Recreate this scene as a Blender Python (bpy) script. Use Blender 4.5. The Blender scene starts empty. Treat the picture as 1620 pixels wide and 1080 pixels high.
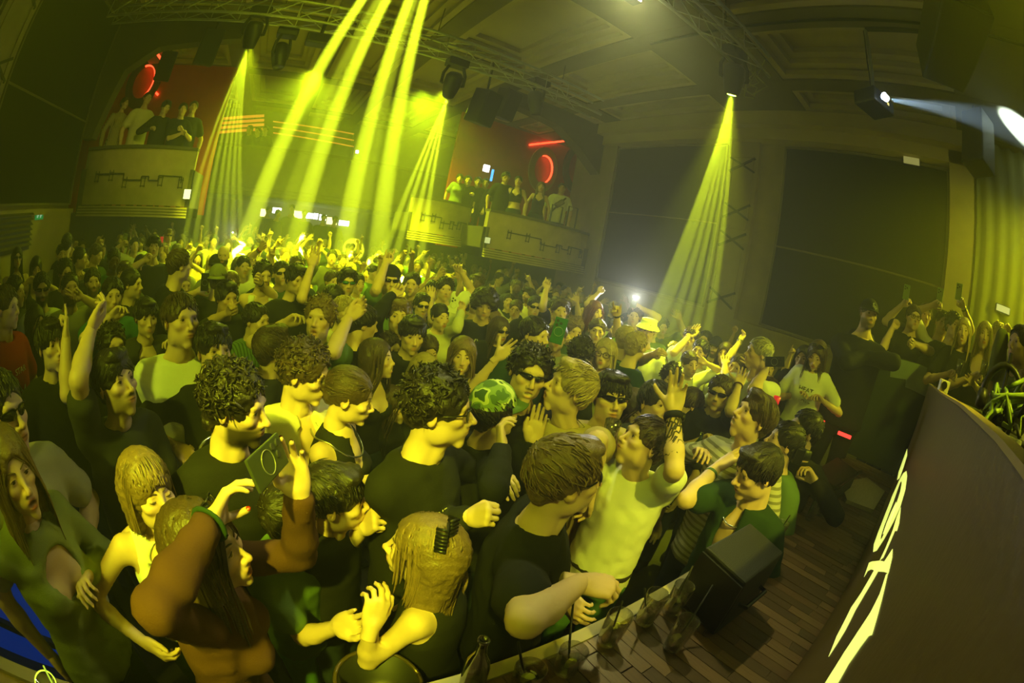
import bpy, math, random
import numpy as np
SC = bpy.context.scene; COL = SC.collection
PI = math.pi
# ------------------------------------------------------------------ camera: a 15 mm full-frame fisheye held over the stage
PITCH, ROLL, AZ = math.radians(11.7), math.radians(-10.73), math.radians(-34.49)
FPX = 689.0; CAMZ = 2.25
_R = np.array([[math.cos(ROLL), -math.sin(ROLL), 0], [math.sin(ROLL), math.cos(ROLL), 0], [0, 0, 1]])
_u = _R @ np.array([0, math.cos(PITCH), math.sin(PITCH)])
_f = np.array([0, 0, -1.]); _f = _f - _u*(_f @ _u); _f /= np.linalg.norm(_f); _r = np.cross(_f, _u)
_d1 = _f*math.cos(AZ) + _r*math.sin(AZ); CW = np.array([np.cross(_d1, _u), _d1, _u])     # camera axes -> room axes (x across the hall, y down the hall, z up)
CAM = np.array([0, 0, CAMZ])
def ray(x, y):
    """direction in the room of a point of the 1620 x 1080 photograph"""
    x, y = x-810, 540-y; r = math.hypot(x, y); th = 2*math.asin(min(1, r/(2*FPX))); s = math.sin(th)/max(r, 1e-9)
    return CW @ np.array([x*s, y*s, -math.cos(th)])
def on(ax, val, x, y):
    """the point of the plane axis = val seen at x, y"""
    d = ray(x, y); i = 'xyz'.index(ax); return CAM + d*((val-CAM[i])/d[i])
cd = bpy.data.cameras.new('camera'); cam = bpy.data.objects.new('camera', cd); COL.objects.link(cam); SC.camera = cam
from mathutils import Matrix, Vector
cam.matrix_world = Matrix([[*CW[0], 0], [*CW[1], 0], [*CW[2], CAMZ], [0, 0, 0, 1]])
cd.type = 'PANO'; cd.sensor_width = 36; cd.sensor_fit = 'HORIZONTAL'; cd.clip_start = .02; cd.clip_end = 200
for o in (cd, getattr(cd, 'cycles', None)):
    try:
        o.panorama_type = 'FISHEYE_EQUISOLID'; o.fisheye_lens = FPX/1620*36; o.fisheye_fov = PI*1.1
    except Exception: pass
# ------------------------------------------------------------------ picture settings
SC.view_settings.view_transform = 'Standard'; SC.view_settings.look = 'None'; SC.view_settings.gamma = 1; SC.view_settings.exposure = 0.0
SC.view_settings.use_curve_mapping = False
cy = SC.cycles; cy.max_bounces = 5; cy.diffuse_bounces = 2; cy.glossy_bounces = 2; cy.transmission_bounces = 5; cy.transparent_max_bounces = 14; cy.volume_bounces = 0
cy.caustics_reflective = False; cy.caustics_refractive = False; cy.sample_clamp_indirect = 4; cy.use_denoising = True; cy.sample_clamp_direct = 0
try: cy.denoising_prefilter = 'ACCURATE'; cy.denoiser = 'OPENIMAGEDENOISE'
except Exception: pass
# ------------------------------------------------------------------ haze that fills the hall (thin smoke), no sky: the room is closed
W = bpy.data.worlds.new('club_air'); SC.world = W; W.use_nodes = True; nt = W.node_tree; nt.nodes.clear()
wo = nt.nodes.new('ShaderNodeOutputWorld'); vs = nt.nodes.new('ShaderNodeVolumeScatter'); bg = nt.nodes.new('ShaderNodeBackground')
bg.inputs[0].default_value = (0, 0, 0, 1); bg.inputs[1].default_value = 0
vs.inputs['Color'].default_value = (1, 1, 1, 1); vs.inputs['Density'].default_value = 0.030; vs.inputs['Anisotropy'].default_value = 0.55
nt.links.new(bg.outputs[0], wo.inputs['Surface']); nt.links.new(vs.outputs[0], wo.inputs['Volume'])
# ------------------------------------------------------------------ light: the club's own moving heads, washes and a follow spot, plus added fill
LIME = (.80, 1.0, .02); GOLD = (1.0, .80, .05)
def spot(p, t, power, deg, blend=.15, size=.04, col=LIME):
    l = bpy.data.lights.new('spot_or_fill_light', 'SPOT'); l.energy = power; l.spot_size = math.radians(deg); l.spot_blend = blend; l.shadow_soft_size = size; l.color = col
    o = bpy.data.objects.new('spot_or_fill_light', l); COL.objects.link(o); o.location = p
    o.rotation_euler = (Vector(t)-Vector(p)).to_track_quat('-Z', 'Y').to_euler(); return o
def px(x, y, Y): return on('y', Y, x, y)
BEAM = []
def fan(p, ends, power, deg, Y):
    """one moving head throwing several pencil beams"""
    for q in ends:
        e = px(q[0], q[1], Y if len(q) < 3 else q[2]); spot(p, e, power*(q[3] if len(q) > 3 else 1), deg, .35, .015); BEAM.append((p, e))
HEAD1 = px(392, 78, 5.6); HEAD2 = px(708, 154, 5.6); HEAD3 = on('z', 4.45, 1157, 152); PROJ = on('z', 4.45, 1404, 157)
fan(HEAD1, [(305, 320), (318, 325), (331, 328), (345, 330), (357, 332), (369, 330), (380, 325)], 230000, 2.4, 6.6)
fan(HEAD2, [(618, 372), (632, 382), (650, 390), (667, 398)], 400000, 3.0, 7.4)
fan(HEAD3, [(1032, 505), (1048, 505), (1065, 510), (1082, 515), (1100, 520), (1118, 525)], 170000, 3.0, 3.0)
TOPH = on('z', 4.85, 735, -190)
fan(TOPH, [(395, 360, 8.0), (440, 385, 8.5, .25), (470, 370, 8.5), (545, 378, 9.0), (575, 300, 9.0, .3), (598, 395, 9.0)], 1000000, 3.5, 8)
# front truss washes above and behind the photographer, then lamps and added fill
spot((-1.3, -1.6, 4.9), (.02, 1.0, 1.5), 2100, 18, .5, .07, (.88, .97, .02))
spot((-2.2, -1.2, 4.9), (.9, 3.2, 1.6), 680, 54, .8, .08, (.78, 1, .02))
spot((1.2, -1.8, 4.9), (2.2, 3.0, 1.5), 520, 56, .9, .10, (.86, .95, .02))
spot((.2, -1.6, 4.9), (1.5, .12, 1.2), 1000, 30, .9, .06, (.95, .92, .04))  # unseen spot added to brighten the planks and glasses
spot((-.2, 2.0, 5.3), (.2, 6.0, 1.6), 450, 100, 1, .1, (.8, 1, .01))
spot((-.9, 5.7, 4.5), (-.2, 7.3, 1.6), 2800, 62, .8, .06, (.76, 1, .005))  # added fill under the truss, brightens the far crowd
spot((2.0, 5.7, 4.4), (1.7, 7.4, 1.6), 3000, 78, .8, .06, (.76, 1, .005))  # second added fill for the far crowd
for q in ((.2, 9.0), (2.6, 8.8)): spot((q[0], q[1], 5.4), (q[0], q[1]-.5, 1.7), 1500, 130, 1, .1, (.72, 1, .01))  # unseen wide spots added to make the rear haze glow
spot(HEAD3, (3.6, 2.5, 1.6), 1300, 40, .7, .03, (.84, 1, .01))
spot((5.9, -2.2, 4.6), (4.6, .1, 2.5), 900, 60, .8, .1, (.88, .97, .02))
spot((1.6, -2.6, 4.9), (4.1, .6, 2.1), 500, 26, .8, .1, (.86, .97, .02))  # unseen fill added for the faces in the wing
spot((4.6, -2.6, 3.6), (6.5, -.5, 3.4), 240, 70, .9, .1, (.95, 1, .01))  # extra unseen spot added to brighten the pillar and curtain
spot(px(1000, -30, 2.2), (.9, 1.0, 1.6), 560, 52, 1, .08, (1, 1, .35))
spot(PROJ, on('x', 6.0, 1640, 215), 20000, 11, .5, .02, (.55, .8, 1.0))
spot((-3.2, -.8, 4.6), (-.9, 1.0, 1.4), 170, 30, .8, .08, (.9, 1, .03))  # small fill added on the woman at the left edge
spot((-.5, 2.4, 5.1), (-2.6, 7.4, 3.5), 170, 24, .6, .06, (.95, .9, .08))  # added front fill for the left balcony guests
spot((2.4, 2.4, 5.1), (5.0, 7.4, 3.1), 200, 26, .6, .06, (.95, .9, .06))  # same added fill for the right balcony
# ------------------------------------------------------------------ people kit
def rotm(axis, a):
    x, y, z = np.array(axis, float) / np.linalg.norm(axis); c, s = math.cos(a), math.sin(a)
    return np.array([[c+x*x*(1-c), x*y*(1-c)-z*s, x*z*(1-c)+y*s], [y*x*(1-c)+z*s, c+y*y*(1-c), y*z*(1-c)-x*s], [z*x*(1-c)-y*s, z*y*(1-c)+x*s, c+z*z*(1-c)]])
def unit(v):
    v = np.asarray(v, float); return v / max(np.linalg.norm(v), 1e-9)

class Field:
    """a small signed distance grid: shapes are blended into it, then it is meshed as one skin"""
    def __init__(s, lo, hi, vox):
        s.lo = np.array(lo, float); s.v = vox
        n = np.maximum(np.ceil((np.array(hi) - s.lo) / vox).astype(int) + 1, 3)
        s.ax = [(s.lo[i] + vox*np.arange(n[i])).astype(np.float32) for i in range(3)]
        s.D = np.full(n, 0.2, np.float32)
    def sub(s, lo, hi, m):
        r = []
        for i in range(3):
            a = int(np.clip(np.floor((lo[i]-m-s.lo[i])/s.v), 0, len(s.ax[i]))); b = int(np.clip(np.ceil((hi[i]+m-s.lo[i])/s.v)+1, 0, len(s.ax[i])))
            r.append(slice(a, b))
        return tuple(r), s.ax[0][r[0]][:, None, None], s.ax[1][r[1]][None, :, None], s.ax[2][r[2]][None, None, :]
    def put(s, sl, d, k, op):
        o = s.D[sl]
        if o.size == 0: return
        if op == 'u':
            h = np.maximum(k - np.abs(o-d), 0)/k; s.D[sl] = np.minimum(o, d) - h*h*k*0.25
        elif op == 'i':
            s.D[sl] = np.maximum(o, d)
        else:
            d = -d; h = np.maximum(k - np.abs(o-d), 0)/k; s.D[sl] = np.maximum(o, d) + h*h*k*0.25
    def cap(s, a, b, ra, rb, k=0.02, op='u'):
        a = np.asarray(a, float); b = np.asarray(b, float); r = max(ra, rb)
        sl, X, Y, Z = s.sub(np.minimum(a, b)-r, np.maximum(a, b)+r, k+0.02)
        u = b-a; L = max(u@u, 1e-9)
        t = np.clip(((X-a[0])*u[0] + (Y-a[1])*u[1] + (Z-a[2])*u[2])/L, 0, 1)
        d = np.sqrt((X-a[0]-t*u[0])**2 + (Y-a[1]-t*u[1])**2 + (Z-a[2]-t*u[2])**2) - (ra + (rb-ra)*t)
        s.put(sl, d, k, op)
    def ell(s, c, r, k=0.02, op='u', R=None):
        c = np.asarray(c, float); m = max(r) if R is not None else np.array(r)
        sl, X, Y, Z = s.sub(c-m, c+m, k+0.02)
        x, y, z = X-c[0], Y-c[1], Z-c[2]
        if R is not None:
            x, y, z = (R[0][0]*x+R[1][0]*y+R[2][0]*z, R[0][1]*x+R[1][1]*y+R[2][1]*z, R[0][2]*x+R[1][2]*y+R[2][2]*z)
        k0 = np.sqrt((x/r[0])**2+(y/r[1])**2+(z/r[2])**2); k1 = np.sqrt((x/r[0]**2)**2+(y/r[1]**2)**2+(z/r[2]**2)**2)
        s.put(sl, k0*(k0-1)/np.maximum(k1, 1e-6), k, op)
    def prof(s, zs, cx, cy, a, b, k=0.03, off=0.0, op='u'):
        """a body of stacked ellipses"""
        z0, z1 = zs[0], zs[-1]; m = max(max(a), max(b)) + off
        sl, X, Y, Z = s.sub((min(cx)-m, min(cy)-m, z0-off), (max(cx)+m, max(cy)+m, z1+off), k+0.02)
        if 0 in s.D[sl].shape: return
        zz = np.clip(Z, z0, z1); f = lambda v: np.interp(zz.ravel(), zs, v).reshape(zz.shape).astype(np.float32)
        A, B = f(a)+off, f(b)+off
        q = np.sqrt(((X-f(cx))/A)**2 + ((Y-f(cy))/B)**2)
        d2 = (q-1)*np.minimum(A, B)
        dz = np.maximum(np.maximum(z0-off*0.5-Z, Z-z1-off*0.5), -0.2)
        r = 0.02; d = np.minimum(np.maximum(d2+r, dz+r), 0) + np.sqrt(np.maximum(d2+r, 0)**2 + np.maximum(dz+r, 0)**2) - r
        s.put(sl, d, k, op)
    def cut(s, p, n):
        """keep the side that n points away from"""
        n = unit(n); X, Y, Z = s.ax[0][:, None, None], s.ax[1][None, :, None], s.ax[2][None, None, :]
        s.D = np.maximum(s.D, ((X-p[0])*n[0]+(Y-p[1])*n[1]+(Z-p[2])*n[2]).astype(np.float32))
    def wrinkle(s, amp, fr, seed):
        r = np.random.RandomState(seed); X, Y, Z = s.ax[0][:, None, None], s.ax[1][None, :, None], s.ax[2][None, None, :]
        for i in range(5):
            d = r.normal(size=3); d[2] *= 1.3; d = unit(d)*fr*(0.6+r.rand()*1.1)
            w = np.sin(X*d[0]+Y*d[1]+Z*d[2]+r.rand()*6 + 1.5*np.sin(X*d[1]*0.7+Z*d[0]*0.6+Y*d[2]*.5))
            s.D += (amp*(0.5-np.abs(w))).astype(np.float32)*0.6
    def mesh(s):
        D = s.D.copy()
        for i in range(3):
            ix = [slice(None)]*3; ix[i] = 0; D[tuple(ix)] = np.maximum(D[tuple(ix)], 1e-3); ix[i] = -1; D[tuple(ix)] = np.maximum(D[tuple(ix)], 1e-3)
        S = D < 0; n = np.array(D.shape)
        cnt = np.zeros(n-1, np.int8); cor = [(i, j, k) for i in (0, 1) for j in (0, 1) for k in (0, 1)]
        for c in cor: cnt += S[c[0]:n[0]-1+c[0], c[1]:n[1]-1+c[1], c[2]:n[2]-1+c[2]]
        act = (cnt > 0) & (cnt < 8); ijk = np.argwhere(act); N = len(ijk)
        idx = np.full(n-1, -1, np.int32); idx[act] = np.arange(N)
        acc = np.zeros((N, 3)); w = np.zeros(N)
        cv = {c: D[ijk[:, 0]+c[0], ijk[:, 1]+c[1], ijk[:, 2]+c[2]] for c in cor}
        for p in cor:
            for ax in range(3):
                if p[ax]: continue
                q = list(p); q[ax] = 1; q = tuple(q); da, db = cv[p], cv[q]; m = (da < 0) != (db < 0)
                t = da[m]/(da[m]-db[m]); e = np.tile(np.array(p, float), (len(t), 1)); e[:, ax] = t
                acc[m] += e; w[m] += 1
        V = (ijk + acc/np.maximum(w, 1)[:, None])*s.v + s.lo
        Q = []
        for ax in range(3):
            b, c = (ax+1) % 3, (ax+2) % 3
            A0 = [slice(1, -1)]*3; A1 = [slice(1, -1)]*3; A0[ax] = slice(0, -1); A1[ax] = slice(1, None)
            s0, s1 = S[tuple(A0)], S[tuple(A1)]; ch = np.argwhere(s0 != s1)
            if not len(ch): continue
            fl = s0[ch[:, 0], ch[:, 1], ch[:, 2]]
            o = np.ones(3, int); o[ax] = 0; base = ch + o
            def cell(db, dc):
                t = base.copy(); t[:, b] += db; t[:, c] += dc; return idx[t[:, 0], t[:, 1], t[:, 2]]
            q = np.stack([cell(-1, -1), cell(0, -1), cell(0, 0), cell(-1, 0)], 1)
            q[~fl] = q[~fl][:, ::-1]; Q.append(q)
        Q = np.concatenate(Q) if Q else np.zeros((0, 4), int)
        return V, Q[(Q >= 0).all(1)]

class Geo:
    """vertices, faces and colours gathered for one mesh"""
    def __init__(s): s.V = []; s.F = []; s.C = []; s.M = []; s.n = 0
    def add(s, V, F, col=(1, 1, 1), mi=0):
        V = np.asarray(V, float)
        if not len(V): return s
        c = np.asarray(col, float); c = np.tile(c, (len(V), 1)) if c.ndim == 1 else c
        s.V.append(V); s.C.append(c)
        if isinstance(F, np.ndarray): F = F.tolist()
        s.F.extend([[i+s.n for i in f] for f in F]); s.M.extend([mi]*len(F)); s.n += len(V)
        return s
    def data(s, name, mats, smooth=True):
        me = bpy.data.meshes.new(name); V = np.concatenate(s.V) if s.V else np.zeros((0, 3)); C = np.concatenate(s.C) if s.C else np.zeros((0, 3))
        L = np.array([len(f) for f in s.F], np.int32); flat = np.fromiter((i for f in s.F for i in f), np.int32)
        me.vertices.add(len(V)); me.vertices.foreach_set('co', V.astype(np.float32).ravel())
        me.loops.add(len(flat)); me.loops.foreach_set('vertex_index', flat)
        me.polygons.add(len(L)); me.polygons.foreach_set('loop_start', (np.cumsum(L)-L).astype(np.int32))
        me.polygons.foreach_set('use_smooth', np.full(len(L), smooth))
        for m in mats: me.materials.append(m)
        if len(mats) > 1: me.polygons.foreach_set('material_index', np.array(s.M, np.int32))
        me.update(calc_edges=True)
        at = me.color_attributes.new('col', 'FLOAT_COLOR', 'POINT')
        at.data.foreach_set('color', np.concatenate([C, np.ones((len(C), 1))], 1).astype(np.float32).ravel())
        return me

def tube(pts, rad, n=6, squash=1.0, cap=True):
    pts = np.asarray(pts, float); m = len(pts); rad = np.broadcast_to(np.asarray(rad, float), (m,))
    T = np.gradient(pts, axis=0); up = np.array([0, 0, 1.]) if abs(unit(T[0])[2]) < 0.9 else np.array([1., 0, 0])
    V = []
    a = np.arange(n)*2*math.pi/n
    for i in range(m):
        t = unit(T[i]); x = unit(np.cross(up, t)); y = np.cross(t, x); up = y
        V.append(pts[i] + rad[i]*(np.cos(a)[:, None]*x + squash*np.sin(a)[:, None]*y))
    V = np.concatenate(V); F = []
    for i in range(m-1):
        for j in range(n):
            k = (j+1) % n; F.append([i*n+j, i*n+k, (i+1)*n+k, (i+1)*n+j])
    if cap: F.append(list(range(n))[::-1]); F.append(list(range((m-1)*n, m*n)))
    return V, F

# ---- the hand: wrist at the origin, fingers along +Y, palm towards -Z, thumb at -X (right hand)
HAND_POSE = {  # curls of index, middle, ring, little; spread; thumb (out, across)
    'open': ((8, 6, 10, 14), 1.0, 'out'), 'wave': ((16, 12, 22, 32), 0.7, 'out'), 'relaxed': ((30, 38, 44, 50), 0.3, 'side'), 'fist': ((82, 84, 86, 86), 0.0, 'over'),
    'point': ((6, 78, 84, 86), 0.1, 'over'), 'peace': ((6, 8, 84, 86), 0.9, 'over'), 'horns': ((8, 82, 84, 10), 0.4, 'over'), 'grip': ((46, 50, 54, 56), 0.2, 'opp'), 'flat': ((4, 4, 5, 8), 0.1, 'side'), 'hold': ((24, 22, 24, 28), .35, 'opp'), 'pinch': ((52, 34, 30, 30), 0.4, 'opp')}
_hands = {}
def hand(pose, vox):
    if (pose, vox) in _hands: return _hands[(pose, vox)]
    curl, spread, th = HAND_POSE[pose]
    f = Field((-.115, -.05, -.105), (.09, .2, .04), vox); e = max(0, vox-.005)*.28
    kn = [(-.029, .088, 0), (-.009, .093, .003), (.012, .088, .002), (.031, .078, -.002)]; ln = (.075, .083, .077, .060); rr = (.0094, .0097, .0092, .0081)
    f.ell((0, .045, -.001), (.04, .054, .0135), .01); f.cap((0, -.045, 0), (0, .012, 0), .0245, .0235, .02); tips = []
    for i, K in enumerate(kn):
        K = np.array(K); f.cap((K[0]*.5, .012, -.002), K, .0115, rr[i]+.0015, .012)
        sp = math.radians((-9, -2, 5, 13)[i]*spread); d = np.array([math.sin(sp), math.cos(sp), 0]); ax = np.array([math.cos(sp), -math.sin(sp), 0]); p = K; c = math.radians(curl[i]); a = 0
        for j, (fr, q) in enumerate(((.46, 1.0), (.30, 1.05), (.24, .62))):
            a += c*q; dd = rotm(ax, -a) @ d; p2 = p + dd*ln[i]*fr
            f.cap(p, p2, rr[i]*(1-.1*j)+e, rr[i]*(.92-.1*j)+e, .0035); p = p2
        tips.append((p, dd, rotm(ax, -a) @ np.array([0, 0, 1.]), rr[i]*.8))
    th = {'out': ((-.052, .05, -.004), (-.078, .073, -.004), (-.094, .094, -.003)), 'side': ((-.043, .052, -.014), (-.049, .082, -.017), (-.046, .106, -.016)),
          'over': ((-.044, .046, -.022), (-.036, .072, -.043), (-.014, .083, -.051)), 'opp': ((-.046, .046, -.026), (-.05, .072, -.047), (-.044, .094, -.062))}[th]
    f.cap((-.014, .012, -.006), th[0], .0165, .0125, .012); f.cap(th[0], th[1], .0118+e, .0105+e, .004); f.cap(th[1], th[2], .0104+e, .0088+e, .003)
    f.ell((-.026, .036, -.014), (.016, .03, .013), .012)
    V, Q = f.mesh(); t = np.array(th); tips.append((t[2], unit(t[2]-t[1]), unit(np.cross(unit(t[2]-t[1]), (0, 1, .4))), .009))
    _hands[(pose, vox)] = (V, Q, tips); return V, Q, tips

# ---- the head: centre between the ears, face towards +Y
_heads = {}
FACE = {  # width, jaw, chin, nose, brow, cheek, neck
    'm0': (1, 1, 1, 1, 1, 1, 1), 'm1': (.96, .93, 1.15, 1.1, 1.1, .9, .95), 'm2': (1.05, 1.12, .95, .95, 1.05, 1.1, 1.1), 'm3': (.98, 1.05, 1.2, 1.2, 1.2, .85, 1.0), 'm4': (1.02, .9, .9, .9, .8, 1.15, .93),
    'f0': (.94, .82, .85, .78, .4, 1.1, .8), 'f1': (.97, .88, .8, .85, .45, 1.2, .82), 'f2': (.91, .8, 1.0, .9, .4, 1.0, .78)}
def head(kind, vox, mouth='shut'):
    key = (kind, vox, mouth)
    if key in _heads: return _heads[key]
    w, jw, ch, ns, br, ck, nk = FACE[kind]; fem = kind[0] == 'f'
    f = Field((-.16, -.14, -.27), (.16, .15, .135), vox)
    f.cap((0, -.022, -.05), (0, -.045, -.185), .056*nk, .054*nk, .03)
    for s in (-1, 1): f.cap((s*.02, -.045, -.165), (s*.10*nk, -.045, -.235), .045*nk, .03*nk, .04)
    f.ell((0, -.012, .035), (.0745*w, .094, .084), .02)
    f.ell((0, .028, -.012), (.0615*w, .063, .088), .03)
    f.ell((0, .036, -.064), (.047*w*jw, .046, .045), .03)
    f.ell((0, .078, -.1), (.02*jw, .016, .016*ch), .022)
    for s in (-1, 1):
        f.ell((s*.047*w*jw, .012, -.062), (.014, .026, .03), .028)
        f.ell((s*.043*w, .066, -.014), (.018*ck, .019, .015), .022)
        if not fem: f.cap((s*.008, -.0+.022, -.105), (s*.022, .0, -.2), .02, .018, .02)
    if not fem: f.ell((0, .022, -.155), (.012, .012, .016), .015)
    if br > .5: f.cap((-.033*w, .0815, .03), (.033*w, .0815, .03), .0105*br, .0105*br, .014)
    for s in (-1, 1):
        f.ell((s*.0325*w, .1, .011), (.018, .0155, .0105), .012, 's')
        f.ell((s*.0325*w, .0765, .0105), (.0155, .0115, .0125), .005)
    f.cap((0, .086, .02), (0, .104+.006*ns, -.02), .0062, .0088*ns, .012); f.ell((0, .106+.007*ns, -.026), (.0108*ns, .011*ns, .0095), .008)
    for s in (-1, 1): f.ell((s*.0125*ns, .0985, -.03), (.0075*ns, .0105, .0075), .006)
    f.ell((0, .08, -.056), (.03, .019, .022), .022)
    op = {'shut': 0, 'open': .011, 'laugh': .012}[mouth]
    f.ell((0, .0985, -.0515), (.0205, .0072, .0048), .005); f.ell((0, .0965-op*.3, -.0625-op), (.0175, .0075, .0056), .005)
    if op: f.ell((0, .1, -.057-op*.5), (.0165, .012, .004+op*.5), .003, 's')
    else: f.cap((-.02, .1045, -.0568), (.02, .1045, -.0568), .0022, .0022, .003, 's')
    for s in (-1, 1):
        R = rotm((0, 0, 1), s*-.45) @ rotm((1, 0, 0), -.15)
        f.ell((s*.0775*w, -.008, -.002), (.008, .0195, .031), .006, 'u', R); f.ell((s*.085*w, -.004, .003), (.005, .011, .017), .003, 's', R)
    V, Q = f.mesh(); x, y, z = V.T
    g = lambda cx, cy, cz, rx, ry, rz: np.exp(-(((np.abs(x)-cx)/rx)**2 + ((y-cy)/ry)**2 + ((z-cz)/rz)**2))
    lips = np.clip(1.5*g(0, .1, -.052, .016, .02, .0052) + 1.5*g(0, .1, -.063-op, .015, .02, .0062), 0, 1)
    mo = np.clip(1.6*g(0, .1, -.0568-op*.5, .019, .02, .0017+op*.45), 0, 1)
    nost = np.clip(1.3*g(.007, .104, -.0345, .0045, .01, .003), 0, 1)
    blush = .5*g(.042, .07, -.02, .018, .03, .015) + .5*g(0, .115, -.025, .012, .02, .012) + .5*g(.08, 0, 0, .012, .03, .03)
    lid = np.clip(1.2*g(.0325*w, .085, .0195, .015, .03, .0028) + .6*g(.0325*w, .09, .001, .013, .03, .002), 0, .8)
    jaw = np.clip((-.028-z)/.018, 0, 1)*np.clip((y+.012)/.02, 0, 1)*np.clip((z+.135)/.02, 0, 1)
    mous = g(0, .1, -.043, .026, .03, .006)
    beard = np.clip(np.maximum(jaw, 1.2*mous)*(1-lips)*(1-.9*g(0, .1, -.057, .021, .03, .009)), 0, 1)
    cheekless = np.clip((z + .028 - .45*np.abs(x) + .3*(.07-np.clip(y, 0, .07)))/-.02 + .6, 0, 1)
    _heads[key] = (V, Q, dict(lips=lips, mouth=mo, nost=nost, blush=blush, lid=lid, beard=np.clip(np.maximum(beard*cheekless, 1.2*mous*(1-lips)), 0, 1), mous=np.clip(mous*1.6, 0, 1)*(1-lips)), w, op)
    return _heads[key]

def eye_geo(G, w, hairc, closed, brow, look=(0, 0), xf=lambda v: v):
    """eyeballs between lids, lashes and brows, islands of the same body mesh"""
    for s in (-1, 1):
        c = np.array([s*.0325*w, .0765, .0108]); r = .0137
        n, m = 11, 6; V = []; C = []; F = []
        for i in range(n):
            u = -1+2*i/(n-1)
            for j in range(m):
                t = -1+2*j/(m-1); hi = .0052*(1-u*u)**.7; lo = .0042*(1-u*u)**.8
                if closed: hi = -lo*.7
                X = u*.0125; Z = (t*hi if t > 0 else t*lo) + s*u*.0008
                if closed and t > 0: Z = -lo*.75
                Y = math.sqrt(max(r*r - X*X*.85 - Z*Z, 1e-8))
                V.append(c+np.array([X, Y-.0012, Z])); d = math.hypot(X-look[0], Z-look[1])
                C.append((.72, .70, .66) if d > .0058 else ((.10, .07, .05) if d > .0026 else (.01, .01, .01)))
        for i in range(n-1):
            for j in range(m-1): F.append([i*m+j, (i+1)*m+j, (i+1)*m+j+1, i*m+j+1])
        if s: G.add(xf(np.array(V)), F, np.array(C), 0)
        up = [c+np.array([u*.0132, math.sqrt(max(r*r-(u*.0125)**2*.85, 0))-.0006, (.0055 if not closed else -.0036)*(1-u*u)**.7+s*u*.0008]) for u in np.linspace(-1, 1, 7)]
        G.add(xf(tube(up, [.0006, .0011, .0014, .0015, .0014, .0011, .0006], 5)[0]), tube(up, .001, 5)[1], np.array(hairc)*.35, 0)
        bw = [np.array([s*(.012+.036*t)*w, .093-.018*t*t-.002, .0285+.007*math.sin(t*2.4)]) for t in np.linspace(0, 1, 6)]
        rad = np.array([.0022, .0033, .0034, .0030, .0022, .0010])*brow
        G.add(xf(tube(bw, rad, 6)[0]), tube(bw, rad, 6)[1], np.array(hairc)*.7, 0)

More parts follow.
